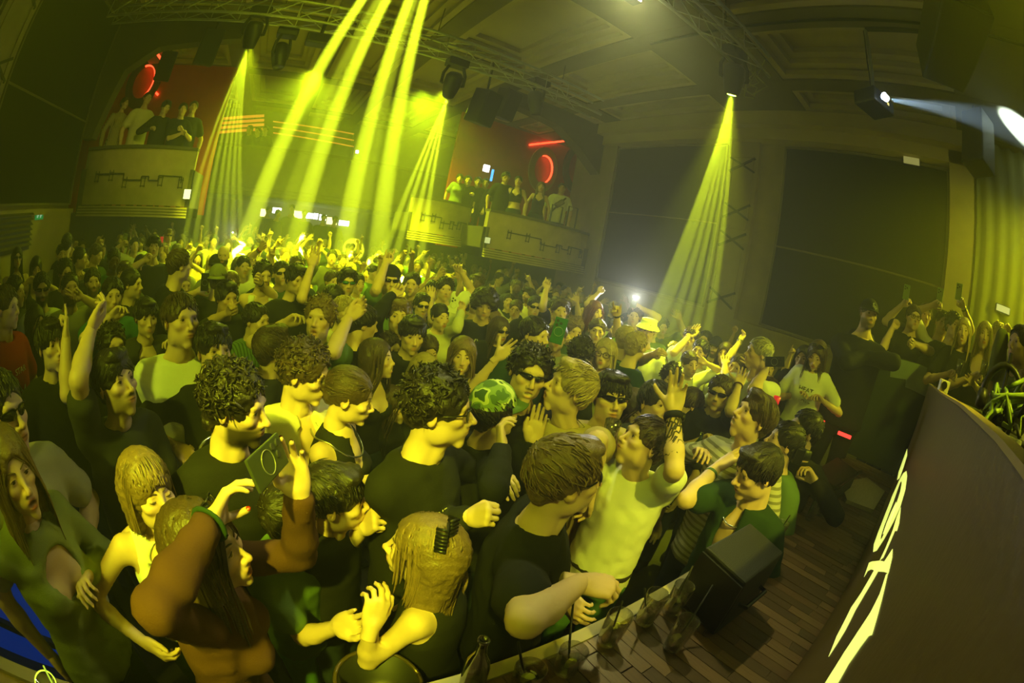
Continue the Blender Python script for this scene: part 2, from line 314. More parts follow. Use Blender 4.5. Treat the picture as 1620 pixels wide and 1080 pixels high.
# ---- hair
def hair_geo(style, kind, seed, lod):
    """returns verts, faces of the hair in head space"""
    r = np.random.RandomState(seed); w = FACE[kind][0]; G = Geo()
    vox = (.0058, .009, .014)[lod]; nl = (1.0, .42, .12)[lod]
    th = {'short': .010, 'crop': .008, 'fringe': .013, 'quiff': .014, 'curly': .015, 'mullet': .015, 'afro': .062, 'bob': .016, 'long': .015, 'bun': .009, 'pony': .009, 'slick': .01, 'curtain': .014, 'under': .012}.get(style, .012)
    longy = style in ('bob', 'long', 'pony', 'under'); dn = {'bob': -.13, 'long': -.36, 'under': -.2}.get(style, -.3)
    f = Field((-.2, -.22, -.42 if style == 'long' or style == 'pony' else -.27), (.2, .17, .22), vox)
    c = np.array([0, -.014, .037]); R = np.array([.0765*w+th*.9, .095+th*.9, .083+th])
    f.ell(c, R, .02)
    if style in ('quiff', 'fringe', 'curtain'): f.ell((0, .062, .105), (.055, .035, .026 if style != 'fringe' else .018), .03)
    if style == 'mullet': f.ell((0, -.075, -.05), (.06, .035, .06), .03)
    if style in ('short', 'fringe', 'quiff', 'curly', 'curtain', 'crop', 'slick'): f.ell((0, -.072, -.03), (.054*w, .028, .042), .025)
    if style in ('bob', 'long', 'under'):
        for s in (-1, 1):
            f.cap((s*.066, -.032, .02), (s*(.078 if style != 'bob' else .076), -.032 if style != 'long' else -.02, dn*(.8 if style != 'long' else .85)), .026, .02 if style == 'bob' else .03, .03)
        f.cap((0, -.045, 0), (0, -.075 if style == 'bob' else -.085, dn), .074, .035 if style != 'bob' else .055, .05)
        f.cap((.045, -.065, 0), (.06, -.065, dn*.95), .04, .03, .03); f.cap((-.045, -.065, 0), (-.06, -.065, dn*.95), .04, .03, .03)
    if style == 'bun': f.ell((0, -.125, .02), (.038, .034, .036), .01); f.ell((0, -.08, -.02), (.05, .028, .04), .025)
    if style == 'pony': f.ell((0, -.08, -.02), (.05, .03, .045), .02); f.cap((0, -.12, .02), (0, -.16, -.08), .026, .034, .02); f.cap((0, -.16, -.08), (0, -.135, -.27), .034, .012, .02)
    # face opening
    fh = {'fringe': .05, 'bob': .056, 'curtain': .058, 'curly': .082, 'mullet': .080}.get(style, .074)
    f.ell((0, .125 if style != 'afro' else .14, fh-.105), (.068*w, .105 if style != 'afro' else .125, .105), .008, 's')
    if style not in ('bob', 'long', 'under'):
        for s in (-1, 1): f.ell((s*.085, .03, -.055), (.04, .062, .062), .01, 's')
        f.ell((0, .06, -.15), (.2, .14, .08), .01, 's')
        f.cut((0, 0, {'mullet': -.12, 'afro': -.03}.get(style, -.085)), (0, .5, -1)) if style != 'pony' else None
    else:
        f.ell((0, .085, -.12), (.062, .105, .15), .008, 's')
    f.wrinkle(.0035 if style not in ('curly', 'afro', 'mullet') else .008, 110 if style not in ('curly', 'afro', 'mullet') else 95, seed)
    V, Q = f.mesh(); G.add(V, Q, (.8, .8, .8))
    # locks
    N = int({'short': 420, 'crop': 300, 'fringe': 460, 'quiff': 480, 'curly': 520, 'mullet': 560, 'afro': 560, 'bob': 420, 'long': 420, 'bun': 300, 'pony': 320, 'slick': 300, 'curtain': 420, 'under': 420}.get(style, 0)*nl)
    ln = {'short': .045, 'crop': .022, 'fringe': .065, 'quiff': .065, 'curly': .045, 'mullet': .06, 'afro': .025, 'bob': .2, 'long': .40, 'bun': .12, 'pony': .12, 'slick': .09, 'curtain': .09, 'under': .26}.get(style, .04)
    for i in range(N):
        for _ in range(30):
            a = r.rand()*2*math.pi; z = r.uniform(-.45, 1); d = np.array([math.cos(a)*math.sqrt(1-z*z), math.sin(a)*math.sqrt(1-z*z), z])
            p = c + d*R*1.0
            lim = fh*.92 if p[1] > .03 else (.03 if p[1] > -.03 and style not in ('bob', 'long', 'under') else (-.05 if p[1] < -.05 else .0))
            if p[2] > lim and not (style in ('bob', 'long', 'under') and ((p[2] < .04 and p[1] > -.01) or (style != 'bob' and p[1] > .045 and abs(d[0]) > .35))): break
        else: continue
        nn = unit(d/R)
        if style in ('curly', 'mullet'): g = unit(r.normal(size=3)+nn*.25+np.array([0, .1, -.3])); curl = .8; lift = .22
        elif style == 'afro': g = unit(nn+r.normal(size=3)*.6); curl = .7; lift = .25
        elif style in ('quiff',): g = unit(np.array([d[0]*.3, .9, .25 if d[2] > .5 else -.6])+r.normal(size=3)*.16); curl = .1; lift = .16
        elif style in ('fringe', 'short', 'crop'): g = unit(np.array([d[0]*.45+.25, .8 if d[2] > .2 else .15, -.35 if d[2] < .7 else .0])+r.normal(size=3)*.18); curl = .1; lift = .07
        elif style in ('slick', 'bun', 'pony'): g = unit(np.array([-d[0]*.3, -1, -.1 if d[2] > .3 else .25])+r.normal(size=3)*.06); curl = .03; lift = .02
        elif style == 'bob' and d[1] > .45: g = unit(np.array([d[0]*.2, .9, -.4])+r.normal(size=3)*.04); curl = .02; lift = .03
        else: g = unit(np.array([math.copysign(.75, d[0]), -.2, -.4])+r.normal(size=3)*.07); curl = .035; lift = .06
        L = ln*r.uniform(.7, 1.12)*(1 if p[1] < .04 or longy else min(1, .45+max(0, p[2]-fh)*14))
        if style == 'bob': L = max(.012, p[2]-.062)*.95+.004 if d[1] > .45 else max(.05, p[2]+.115)*r.uniform(.95, 1.05)
        st = 7 if L > .12 else 5; pts = [p]; grav = 0.7 if longy else .15
        for k in range(st-1):
            g = unit(g + np.array([0, 0, -grav]) + r.normal(size=3)*curl)
            q = pts[-1] + g*L/(st-1); e = (q-c)/R; m = np.linalg.norm(e); hi = 1.03+lift*(k+1)/(st-1)
            if q[2] > c[2]-.02 or not longy:
                if m < 1.02: q = c + e/m*R*1.02
                elif m > hi: q = c + e/m*R*hi
            else:
                m = np.linalg.norm(e[:2]); hh = 1.06 + .25*min(1, max(0, (c[2]-.02-q[2])/.3))
                if m > hh: q[:2] = c[:2] + e[:2]/m*R[:2]*hh
                elif m < .93 and q[1] < .03: q[:2] = c[:2] + e[:2]/m*R[:2]*.93
                if q[1] > .045: q[0] = math.copysign(max(abs(q[0]), .068), q[0])
            pts.append(q)
        wd = (.0040 if style not in ('curly', 'afro', 'mullet') else .0052)*(1, 1.7, 3)[lod]*r.uniform(.7, 1.2)
        V, F = tube(pts, wd*np.concatenate([[.8], np.ones(st-2), [.2]]), 3, .55, False); G.add(V, F, np.full(3, r.uniform(.55, 1.35)))
    return G

def ik(S, W, l1, l2, hint):
    S = np.array(S); v = np.array(W)-S; d = np.linalg.norm(v)
    if d > (l1+l2)*.995: W = S + v/d*(l1+l2)*.995; d = (l1+l2)*.995
    if d < abs(l1-l2)+.06: W = S + unit(v)*(abs(l1-l2)+.06); d = abs(l1-l2)+.06
    v = unit(W-S); a = (l1*l1-l2*l2+d*d)/(2*d); h = math.sqrt(max(l1*l1-a*a, 0)); hn = np.array(hint)-v*(np.array(hint)@v)
    return S+v*a+unit(hn)*h, np.array(W)
MALE = dict(z=(.78, .86, .93, 1.03, 1.16, 1.28, 1.36, 1.42, 1.47), a=(.150, .163, .158, .142, .146, .160, .148, .096, .058), b=(.105, .116, .116, .106, .112, .122, .110, .082, .055))
FEM = dict(z=(.78, .86, .93, 1.05, 1.16, 1.27, 1.36, 1.42, 1.46), a=(.165, .176, .165, .122, .128, .140, .134, .092, .052), b=(.112, .122, .112, .086, .094, .106, .096, .072, .048))
SLEEVE = {'tee': .62, 'long': 1.9, 'tank': -1, 'shirt': .7, 'longshirt': 1.85, 'hoodie': 1.9, 'halter': -1, 'strap': -1, 'cardigan': 1.9, 'crop': -1}

def figure(sp):
    """all meshes of one person in local space (feet at the origin, body facing +Y)"""
    lod = sp['lod']; fem = sp['fem']; s = sp['h']/(1.75 if not fem else 1.70); P = FEM if fem else MALE; T = sp['top']
    kind = sp['face']; out = {}; hs = sp.get('hs', 1.0 if not fem else .95)
    hc = np.array([sp['lean'][0], sp['lean'][1]+.03*s, sp['h']-.122*hs]); HR = sp['HR']
    an = math.acos(max(-1, min(1, (np.trace(HR)-1)/2))); av = np.array([HR[2, 1]-HR[1, 2], HR[0, 2]-HR[2, 0], HR[1, 0]-HR[0, 1]])
    HB = rotm(av, an*.12) if an > 1e-4 else HR
    nb = hc + HB @ np.array([0, -.045, -.2])*hs; lx, ly = nb[0], nb[1]
    zs = np.array(P['z'])*s; u = np.clip((zs-.9*s)/(.55*s), 0, 1); u = u*u*(3-2*u); cx = lx*u; cy = ly*u; a = np.array(P['a'])*s*sp['bulk']; b = np.array(P['b'])*s*sp['bulk']
    sw = (.147 if fem else .176)*s*(.6+.4*sp['bulk']); arms = {}
    ra = (.040, .033, .024) if fem else (.049, .040, .0285); ra = [q*s*(.5+.5*sp['bulk']) for q in ra]; l1, l2 = .285*s, .25*s
    for side in (1, -1):
        A = sp['arms'].get(side) or dict(H=np.array([side*.27*s, .06*s, .80*s]), pose='relaxed')
        S = np.array([lx+side*sw, ly-.012*s, 1.385*s]); H = np.array(A['H'], float); up = np.clip(unit(H-S)[2], 0, 1); S = S + np.array([-side*.03*up, 0, .055*up])*s
        hint = A.get('hint'); hint = np.array([side*.8, -.35, -.55]) if hint is None else np.array(hint)
        lh = l2+.085*s
        if 'eray' in A:   # slide the hand along its sight line and swing the elbow until both fall where they are seen
            best = None; Cm, hr, er = A['cam'], A['hray'], A['eray']; t0 = A['t']
            for dt in np.linspace(-.36, .36, 25):
                Hc = Cm+hr*(t0+dt); v = Hc-S; d = np.linalg.norm(v)
                if d > (l1+lh)*.99 or d < abs(l1-lh)+.09: continue
                v = v/d; a_ = (l1*l1-lh*lh+d*d)/(2*d); rad = math.sqrt(max(l1*l1-a_*a_, 0)); p = unit(np.cross(v, (.3, .2, 1))); q2 = np.cross(v, p); th = np.linspace(0, 2*math.pi, 48, endpoint=False)
                Es = S+v*a_+rad*(np.cos(th)[:, None]*p+np.sin(th)[:, None]*q2); w = Es-Cm; w = w/np.linalg.norm(w, axis=1)[:, None]
                cost = np.arccos(np.clip(w @ er, -1, 1))*1.2 + .10*abs(dt) + .06*np.maximum(0, (lx-Es[:, 0])*side+.05)+ .15*np.maximum(0, -.12-(Es[:, 1]-ly))
                i = int(np.argmin(cost))
                if best is None or cost[i] < best[0]: best = (cost[i], Es[i], Hc)
            if best is not None: E, H = best[1], best[2]
            else: E, H = ik(S, H, l1, lh, hint)
        else: E, H = ik(S, H, l1, lh, hint)
        fd = unit(H-E); W = E+fd*l2
        Y = fd; 
        if A.get('dir') is not None: Y = unit(fd*.35+unit(A['dir'])*.65)
        n = A.get('palm'); n = np.array([-side*.6, .75, -.1]) if n is None else np.array(n, float)
        n = unit(n - Y*(n@Y)); Z = -n; X = np.cross(Y, Z)
        arms[side] = dict(S=S, E=E, W=W, R=np.stack([X, Y, Z], 1), pose=A.get('pose', 'relaxed'), H=H, up=up)
    # skin
    G = Geo(); HV, HQ, HA, w, op = head(kind, (.0048, .0085, .0125)[lod], sp.get('mouth', 'shut') if lod < 2 else 'shut')
    def xf(v):
        v = np.asarray(v, float)*hs; k = np.clip((-.06*hs-v[:, 2:3])/(.15*hs), 0, 1); k = k*k*(3-2*k); return (v @ HR.T)*(1-k) + (v @ HB.T)*k + hc
    col = np.ones((len(HV), 3)); hcl = np.array(sp['hairc'])/np.array(sp['skin'])
    def mix(c, m, t):
        m = np.clip(m, 0, 1)[:, None]; return c*(1-m) + np.array(t)*m
    col = mix(col, HA['blush'], (1.05, .8, .72)); col = mix(col, HA['lid'], (.62, .5, .45)); col = mix(col, HA['lips']*(.8 if not fem else 1), (.85, .5, .45) if not fem else (.8, .36, .34))
    if sp.get('beard'): col = mix(col, HA['beard']*sp['beard'], np.minimum(hcl*.9, 1))
    if sp.get('moustache'): col = mix(col, HA['mous']*.8, np.minimum(hcl*.9, 1))
    if sp.get('mouth') == 'laugh': col = mix(col, HA['mouth'], (1.1, 1.25, 1.35))
    else: col = mix(col, HA['mouth'], (.22, .1, .09))  # shade of the mouth gap put into the skin colour
    col = mix(col, HA['nost'], (.25, .14, .1))  # nostril shade painted into the colour too
    if lod == 2: col = col*1.0
    G.add(xf(HV), HQ, col)
    if lod < 2: eye_geo(G, w, np.minimum(hcl*1.0, 1), sp.get('eyes') == 'closed', 1.0 if not fem else .7, sp.get('look', (0, 0)), xf)
    pts = np.array([arms[q][k] for q in arms for k in ('S', 'E', 'W')]); lo = np.minimum(pts.min(0), (lx-.24*s, ly-.2*s, .76*s))-.09; hi = np.maximum(pts.max(0), (lx+.24*s, ly+.22*s, 1.5*s))+.09
    lo = np.minimum(lo, (-.24, -.2, .7*s)); hi = np.maximum(hi, (.24, .22, 1.4*s))
    def arm(f, q, off, t, k=.03):
        A = arms[q]; f.ell(A['S']-np.array([q*.016, 0, .018])*s, np.array((.048, .048, .046))*s*(.86 if fem else 1)+off*.6, .045)
        S2 = A['S']; E = A['E']; W = A['W']
        if t >= 1:
            f.cap(S2, E, ra[0]+off, ra[1]+off, k); tt = min(t-1, 1); e2 = E+(W-E)*tt
            f.cap(E, E+(W-E)*min(.35, tt), ra[1]+off, ra[1]*1.04+off, .015)
            if tt > .35: f.cap(E+(W-E)*.3, e2, ra[1]*1.04+off, ra[1]*1.04+(ra[2]-ra[1]*1.04)*min(1, (tt-.3)/.7)+off, .015)
        elif t > 0: f.cap(S2, S2+(E-S2)*t, ra[0]+off, ra[0]+off+.006*s, k)
    f = Field(lo, hi, (.0145, .022, .032)[lod]); f.prof(zs, cx, cy, a*.97, b*.97, .03)
    f.cap(nb, nb+np.array([0, .0, -.06*s]), .05*s, .09*s, .05)
    br = lambda f, o: [f.ell((lx+q*.062*s, ly+.085*s, 1.255*s), np.array((.058, .052, .056))*s+o, .03) for q in (1, -1)] if fem else None
    br(f, 0)
    for q in arms: arm(f, q, 0, 2.0)
    V, Q = f.mesh(); G.add(V, Q, (1, 1, 1))
    nails = Geo()
    for q in arms:
        A = arms[q]; V, Q, tips = hand(A['pose'], (.0042, .0062, .0095)[lod]); V = V*hs*(.93 if fem else 1.0); Q = Q
        if q < 0: V = V*np.array([-1, 1, 1]); Q = Q[:, ::-1]
        z = V[:, 1:2]; G.add(V @ A['R'].T + A['W'], Q, np.array([1, 1, 1])*np.ones((len(V), 3)))
        if lod == 0:
            for p, d, nn, rr in tips:
                m = np.array([q if q < 0 else 1, 1, 1]) if q < 0 else np.ones(3); p, d, nn = p*m, d*m, nn*m; x = unit(np.cross(d, nn)); th = np.linspace(0, 2*math.pi, 8, endpoint=False); sc = hs*(.93 if fem else 1)
                ring = [(p+d*rr*(.35+.75*math.cos(t))+x*rr*.72*math.sin(t)+nn*rr*(.93-.2*abs(math.sin(t))))*sc for t in th]; ring.append((p+d*rr*.35+nn*rr*1.08)*sc)
                (nails if sp.get('nails') else G).add(np.array(ring) @ A['R'].T + A['W'], [[i, (i+1) % 8, 8] for i in range(8)], (1.12, 1.0, .95) if not sp.get('nails') else (1, 1, 1))
    out['skin'] = G; out['nails'] = nails if sp.get('nails') else None
    # top
    G = Geo(); sl = SLEEVE[T]; f = Field(lo-.03, hi+.03, (.0145, .021, .031)[lod]); off = (.014, .016, .02)[lod]*(1.5 if T == 'hoodie' else 1)
    hem = {'crop': 1.10, 'halter': .96, 'strap': .95, 'tank': .95}.get(T, .84)*s
    ws = np.maximum(a, a[3]+.016*s) if not fem or T in ('tee', 'hoodie', 'shirt', 'longshirt') else a
    tight = T in ('tank', 'halter', 'strap', 'crop')
    f.prof(zs, cx, cy, ws, b+(0 if tight else .008), .03, off*(.55 if tight else 1)); br(f, off*.6)
    for q in arms:
        if sl > 0: arm(f, q, off*.75+(.0 if sl > 1 else .005), sl, .035)
    if T in ('hoodie',): f.cap(nb+np.array([-.06, -.06, .0])*s, nb+np.array([.06, -.06, .0])*s, .05*s, .05*s, .03); f.ell(nb+np.array([0, -.04, -.02])*s, np.array([.105, .095, .055])*s, .03)
    if lod < 2 and not tight: f.wrinkle(.0042 if lod == 0 else .0035, 30, sp['seed'])
    if sl > 1.5 and lod == 0: f.wrinkle(.0022, 60, sp['seed']+3)
    f.cut((0, 0, hem), (0, 0, -1))
    nd = hc-nb
    f.cap(nb-nd*.15, nb+nd*.7, .060*s*(.85 if fem else 1), .075*s, .006, 's')
    if T in ('halter', 'tank', 'strap', 'crop', 'cardigan') or sp.get('low'):
        f.ell(nb+np.array([0, .075, -.05+(-.06 if sp.get('low') else 0)])*s, np.array([.075 if T != 'halter' else .035, .09, .09])*s, .01, 's')
        if T != 'cardigan':
            for q in arms:
                f.ell(arms[q]['S']+np.array([q*.035, 0, -.02])*s, np.array([.07, .12, .13])*s, .012, 's')
    if T in ('longshirt', 'shirt') and sp.get('openfront'): f.ell(nb+np.array([0, .12, -.10])*s, np.array([.045, .09, .17])*s, .008, 's')
    V, Q = f.mesh(); G.add(V, Q)
    if T in ('shirt', 'longshirt'):  # collar
        for q in (1, -1):
            p0 = nb+np.array([0, -.085, .045])*s; p1 = nb+np.array([q*.088, -.005, .04])*s; p2 = nb+np.array([q*.035, .098, -.005])*s; p3 = nb+np.array([q*.07, .105, -.055])*s
            w_ = .034*s; V = []
            for p, dv in ((p0, (0, -.35, -1)), (p1, (q*.5, 0, -1)), (p2, (q*.7, .3, -.75))): V += [p, p+unit(dv)*w_, p+unit(dv)*w_+np.array([0, .0, .004])]
            V += [p3, p3+np.array([q*.008, -.005, .003]), p3]
            F = []
            for i in range(3): F += [[i*3, i*3+1, i*3+4, i*3+3], [i*3+3, i*3+5, i*3+2, i*3]]
            G.add(V, F)
    out['top'] = G
    # legs and feet
    if sp.get('legs', 1):
        G = Geo(); f = Field((-.27*s, -.24*s, -.01), (.27*s, .32*s, 1.02*s), (.02, .03, .042)[lod])
        f.prof(zs[:4], cx[:4]*0, cy[:4]*0, a[:4], b[:4], .04, .006)
        for q in (1, -1):
            f.cap((q*.085*s, 0, .86*s), (q*.095*s, .015*s, .47*s), .088*s, .068*s, .03); f.cap((q*.095*s, .015*s, .47*s), (q*.1*s, -.01*s, .08*s), .068*s, .055*s, .03)
            f.cap((q*.1*s, -.03*s, .035*s), (q*.115*s, .13*s, .03*s), .045*s, .04*s, .02)
        f.cut((0, 0, 0), (0, 0, -1)); f.cut((0, 0, .965*s), (0, 0, 1))
        V, Q = f.mesh(); G.add(V, Q, np.where(V[:, 2:3] < .085*s, .25, 1.0)*np.ones((1, 3)))
        out['legs'] = G
    # hair and headwear
    if sp['hair'] not in ('bald', 'hidden'):
        g = hair_geo(sp['hair'], kind, sp['seed'], lod); h = Geo(); 
        for V, C in zip(g.V, g.C): h.V.append(xf(V)); h.C.append(C)
        h.F = g.F; h.M = g.M; h.n = g.n
        if sp.get('hat') in ('cap', 'capback', 'bucket', 'beanie'): pass
        out['hair'] = h
    out['xf'] = xf; out['arms'] = arms; out['w'] = w; out['s'] = s; out['nb'] = nb; out['hc'] = hc; out['prof'] = (zs, cx, cy, a, b)
    return out

def shades_geo(w, wrap=True, big=False):
    G = Geo(); L = Geo(); n = 9
    for q in (1, -1):
        V = []
        hh = .017 if not big else .022
        for i in range(n):
            u = i/(n-1); x = q*(.006+u*.056*w); y = .1035-.0035*u-.03*u*u*(1.1 if wrap else .5); hz = hh*(1-(2*u-1)**4*.55)*(1 if not wrap else 1-.45*u)
            for z in (.013+hz*.75, .013-hz*.85):
                V += [(x, y, z), (x, y-.003, z)]
        F = []
        for i in range(n-1):
            o = i*4; F += [[o, o+4, o+6, o+2], [o+1, o+3, o+7, o+5], [o, o+1, o+5, o+4], [o+2, o+6, o+7, o+3]]
        F += [[0, 2, 3, 1], [(n-1)*4, (n-1)*4+1, (n-1)*4+3, (n-1)*4+2]]
        L.add(V, F)
        V2, F2 = tube([(q*.06*w, .074, .018), (q*.077*w, .05, .018), (q*.081*w, .0, .012), (q*.078*w, -.02, .0)], .0028, 5); G.add(V2, F2)
        up = [np.array(V[i*4])+np.array([0, .0005, .0008]) for i in range(n)]; V2, F2 = tube(up, .0022, 5); G.add(V2, F2)
    V2, F2 = tube([(-.008, .1035, .02), (0, .1045, .022), (.008, .1035, .02)], .0025, 5); G.add(V2, F2)
    return G, L

def glasses_geo(w):
    G = Geo(); L = Geo()
    for q in (1, -1):
        c = np.array([q*.034*w, .1, .009]); ring = []
        for i in range(17):
            t = i/16*2*math.pi; x = .025*np.sign(math.cos(t))*abs(math.cos(t))**.6; z = .0185*np.sign(math.sin(t))*abs(math.sin(t))**.7
            ring.append(c+np.array([x, -abs(x+q*.005)*.12, z]))
        V, F = tube(ring, .0024, 6, 1, False); G.add(V, F); m = len(ring)-1
        L.add(ring[:m]+[c], [[i, (i+1) % m, m] for i in range(m)])
        V, F = tube([(q*.058*w, .095, .016), (q*.08*w, .05, .014), (q*.083*w, .0, .01), (q*.08*w, -.02, -.005)], .0028, 5); G.add(V, F)
    V, F = tube([(-.01, .1, .014), (0, .103, .017), (.01, .1, .014)], .0024, 5); G.add(V, F)
    return G, L

def cap_geo(w, kind='cap'):
    """crown and brim of a cap"""
    C = Geo(); B = Geo(); n, m = 24, 9; R = np.array([.083*w+.004, .105, .095]); c = np.array([0, -.012, .045]); rim = .045 if kind != 'bucket' else .03
    V = []; F = []
    if kind == 'bucket':
        prof = [(.135, .03), (.118, .05), (.093, .072), (.09, .1), (.084, .125), (.05, .133), (0, .134)]
    else:
        prof = None
    for i in range(m if prof is None else len(prof)):
        for j in range(n):
            t = j/n*2*math.pi
            if prof is None:
                p = i/(m-1)*math.pi/2*.985; V.append(c+R*np.array([math.cos(t)*math.cos(p), math.sin(t)*math.cos(p), math.sin(p)*(1+.04*math.sin(6*t)**8)])+np.array([0, 0, .0 if i else 0]))
            else:
                r, z = prof[i]; V.append(np.array([math.cos(t)*r*.93, -.012+math.sin(t)*r*1.08, z]))
    k = m if prof is None else len(prof)
    for i in range(k-1):
        for j in range(n): F.append([i*n+j, i*n+(j+1) % n, (i+1)*n+(j+1) % n, (i+1)*n+j])
    F.append([(k-1)*n+j for j in range(n)]); C.add(V, F)
    if kind != 'bucket':
        sg = 1 if kind == 'cap' else -1; V = []; F = []; q = 13
        for j in range(q):
            t = math.pi*(.12+.76*j/(q-1)); x = math.cos(t)*(R[0]+.001); y = math.sin(t)*R[1]-.012; k2 = math.sin((j/(q-1))*math.pi)**.5
            for d, dz in ((0, 0), (.5, -.003), (1, -.012)):
                V.append((x*(1+.08*d), sg*(y+.07*d*k2)+(0 if sg > 0 else -.024), .048+dz-.01*abs(math.cos(t))**2*d)); 
        for j in range(q-1):
            for d in range(2): a = j*3+d; F.append([a, a+3, a+4, a+1])
        N = len(V); V2 = [(v[0], v[1], v[2]-.004) for v in V]; F2 = [[i+N for i in f[::-1]] for f in F]
        ed = [j*3+2 for j in range(q)]; F3 = [[ed[j], ed[j+1], ed[j+1]+N, ed[j]+N] for j in range(q-1)]
        B.add(V+V2, F+F2+F3)
    return C, B
# ------------------------------------------------------------------ helpers
def nodes(m): return m.node_tree.nodes, m.node_tree.links
def mat(name, col, rough=.6, spec=.3, metal=0.0, noise=0.0, scale=6.0, bump=0.0, emit=None, es=1.0, obj=False, attr=False, bscale=None, stretch=None, trans=0, ior=1.45):
    m = bpy.data.materials.new(name); m.use_nodes = True; N, L = nodes(m); b = N['Principled BSDF']
    b.inputs['Base Color'].default_value = (*col, 1); b.inputs['Roughness'].default_value = rough; b.inputs['Specular IOR Level'].default_value = spec; b.inputs['Metallic'].default_value = metal
    if trans: b.inputs['Transmission Weight'].default_value = trans; b.inputs['IOR'].default_value = ior
    src = None
    def mul(a, bb):
        x = N.new('ShaderNodeMix'); x.data_type = 'RGBA'; x.blend_type = 'MULTIPLY'; x.inputs[0].default_value = 1
        for i, v in ((6, a), (7, bb)):
            if hasattr(v, 'links'): L.new(v, x.inputs[i])
            else: x.inputs[i].default_value = (*v, 1)
        return x.outputs[2]
    if obj: oi = N.new('ShaderNodeObjectInfo'); src = oi.outputs['Color']
    if attr:
        at = N.new('ShaderNodeAttribute'); at.attribute_name = 'col'; src = mul(src if src else col, at.outputs['Color'])
    if noise or bump:
        tc = N.new('ShaderNodeTexCoord'); co = tc.outputs['Object']
        if stretch: mp = N.new('ShaderNodeMapping'); mp.inputs['Scale'].default_value = stretch; L.new(co, mp.inputs[0]); co = mp.outputs[0]
    if noise:
        nz = N.new('ShaderNodeTexNoise'); nz.inputs['Scale'].default_value = scale; nz.inputs['Detail'].default_value = 4; L.new(co, nz.inputs['Vector'])
        rp = N.new('ShaderNodeMapRange'); rp.inputs[3].default_value = 1-noise; rp.inputs[4].default_value = 1+noise; L.new(nz.outputs[0], rp.inputs[0])
        cb = N.new('ShaderNodeCombineColor'); [L.new(rp.outputs[0], cb.inputs[i]) for i in range(3)]; src = mul(src if src else col, cb.outputs[0])
    if src: L.new(src, b.inputs['Base Color'])
    if bump:
        n2 = N.new('ShaderNodeTexNoise'); n2.inputs['Scale'].default_value = bscale or scale; n2.inputs['Detail'].default_value = 3; L.new(co, n2.inputs['Vector'])
        bp = N.new('ShaderNodeBump'); bp.inputs['Strength'].default_value = bump; bp.inputs['Distance'].default_value = .02; L.new(n2.outputs[0], bp.inputs['Height']); L.new(bp.outputs[0], b.inputs['Normal'])
    if emit: b.inputs['Emission Color'].default_value = (*emit, 1); b.inputs['Emission Strength'].default_value = es
    return m
def thin_glass(name, tint, gloss=.10):
    m = bpy.data.materials.new(name); m.use_nodes = True; N, L = nodes(m); N.clear(); o = N.new('ShaderNodeOutputMaterial'); t = N.new('ShaderNodeBsdfTransparent'); t.inputs[0].default_value = (*tint, 1)
    g = N.new('ShaderNodeBsdfGlossy'); g.inputs['Roughness'].default_value = .07; x = N.new('ShaderNodeMixShader'); f = N.new('ShaderNodeLayerWeight'); f.inputs[0].default_value = .5; r = N.new('ShaderNodeMapRange'); r.inputs[3].default_value = gloss; r.inputs[4].default_value = .75
    L.new(f.outputs['Facing'], r.inputs[0]); L.new(r.outputs[0], x.inputs[0]); L.new(t.outputs[0], x.inputs[1]); L.new(g.outputs[0], x.inputs[2]); L.new(x.outputs[0], o.inputs[0]); return m
class MB:
    """collects boxes, tubes and prisms and links them as one mesh object"""
    def __init__(s): s.V = []; s.F = []
    def raw(s, V, F): n = len(s.V); s.V += [tuple(map(float, v)) for v in V]; s.F += [[i+n for i in f] for f in F]; return s
    def hexa(s, P): return s.raw(P, [(0, 3, 2, 1), (4, 5, 6, 7), (0, 1, 5, 4), (1, 2, 6, 5), (2, 3, 7, 6), (3, 0, 4, 7)])
    def box(s, lo, hi):
        (a, b, c), (d, e, f) = lo, hi; return s.hexa([(a, b, c), (d, b, c), (d, e, c), (a, e, c), (a, b, f), (d, b, f), (d, e, f), (a, e, f)])
    def obox(s, c, sz, R):
        c = np.array(c, float); h = np.array(sz)/2; R = np.array(R)
        return s.hexa([c + R @ (h*np.array(k)) for k in ((-1, -1, -1), (1, -1, -1), (1, 1, -1), (-1, 1, -1), (-1, -1, 1), (1, -1, 1), (1, 1, 1), (-1, 1, 1))])
    def tube(s, pts, r, n=8): V, F = tube(pts, r, n); return s.raw(V, F)
    def bar(s, a, b, r, n=6): return s.tube([a, (np.array(a)+np.array(b))/2, b], r, n)
    def prism(s, P, d):
        """polygon P pushed along d"""
        n = len(P); d = np.array(d, float); P = [np.array(p, float) for p in P]
        return s.raw(P+[p+d for p in P], [list(range(n))[::-1], list(range(n, 2*n))] + [[i, (i+1) % n, (i+1) % n+n, i+n] for i in range(n)])
    def lathe(s, prof, c=(0, 0, 0), n=20, R=None):
        V = []; F = []; c = np.array(c, float)
        for r, z in prof:
            for j in range(n):
                p = np.array([math.cos(2*PI*j/n)*r, math.sin(2*PI*j/n)*r, z]); V.append(c + (R @ p if R is not None else p))
        for i in range(len(prof)-1):
            for j in range(n): F.append([i*n+j, i*n+(j+1) % n, (i+1)*n+(j+1) % n, (i+1)*n+j])
        return s.raw(V, F)
    def build(s, name, m, parent=None, smooth=False, bevel=0):
        me = bpy.data.meshes.new(name); me.from_pydata(s.V, [], s.F); me.materials.append(m)
        if smooth: me.polygons.foreach_set('use_smooth', [True]*len(me.polygons))
        me.update(); o = bpy.data.objects.new(name, me); COL.objects.link(o)
        if parent: o.parent = parent
        if bevel: b = o.modifiers.new('bevel', 'BEVEL'); b.width = bevel; b.segments = 2; b.limit_method = 'ANGLE'
        return o
def tag(o, label=None, cat=None, group=None, kind=None):
    for k, v in (('label', label), ('category', cat), ('group', group), ('kind', kind)):
        if v: o[k] = v
    return o
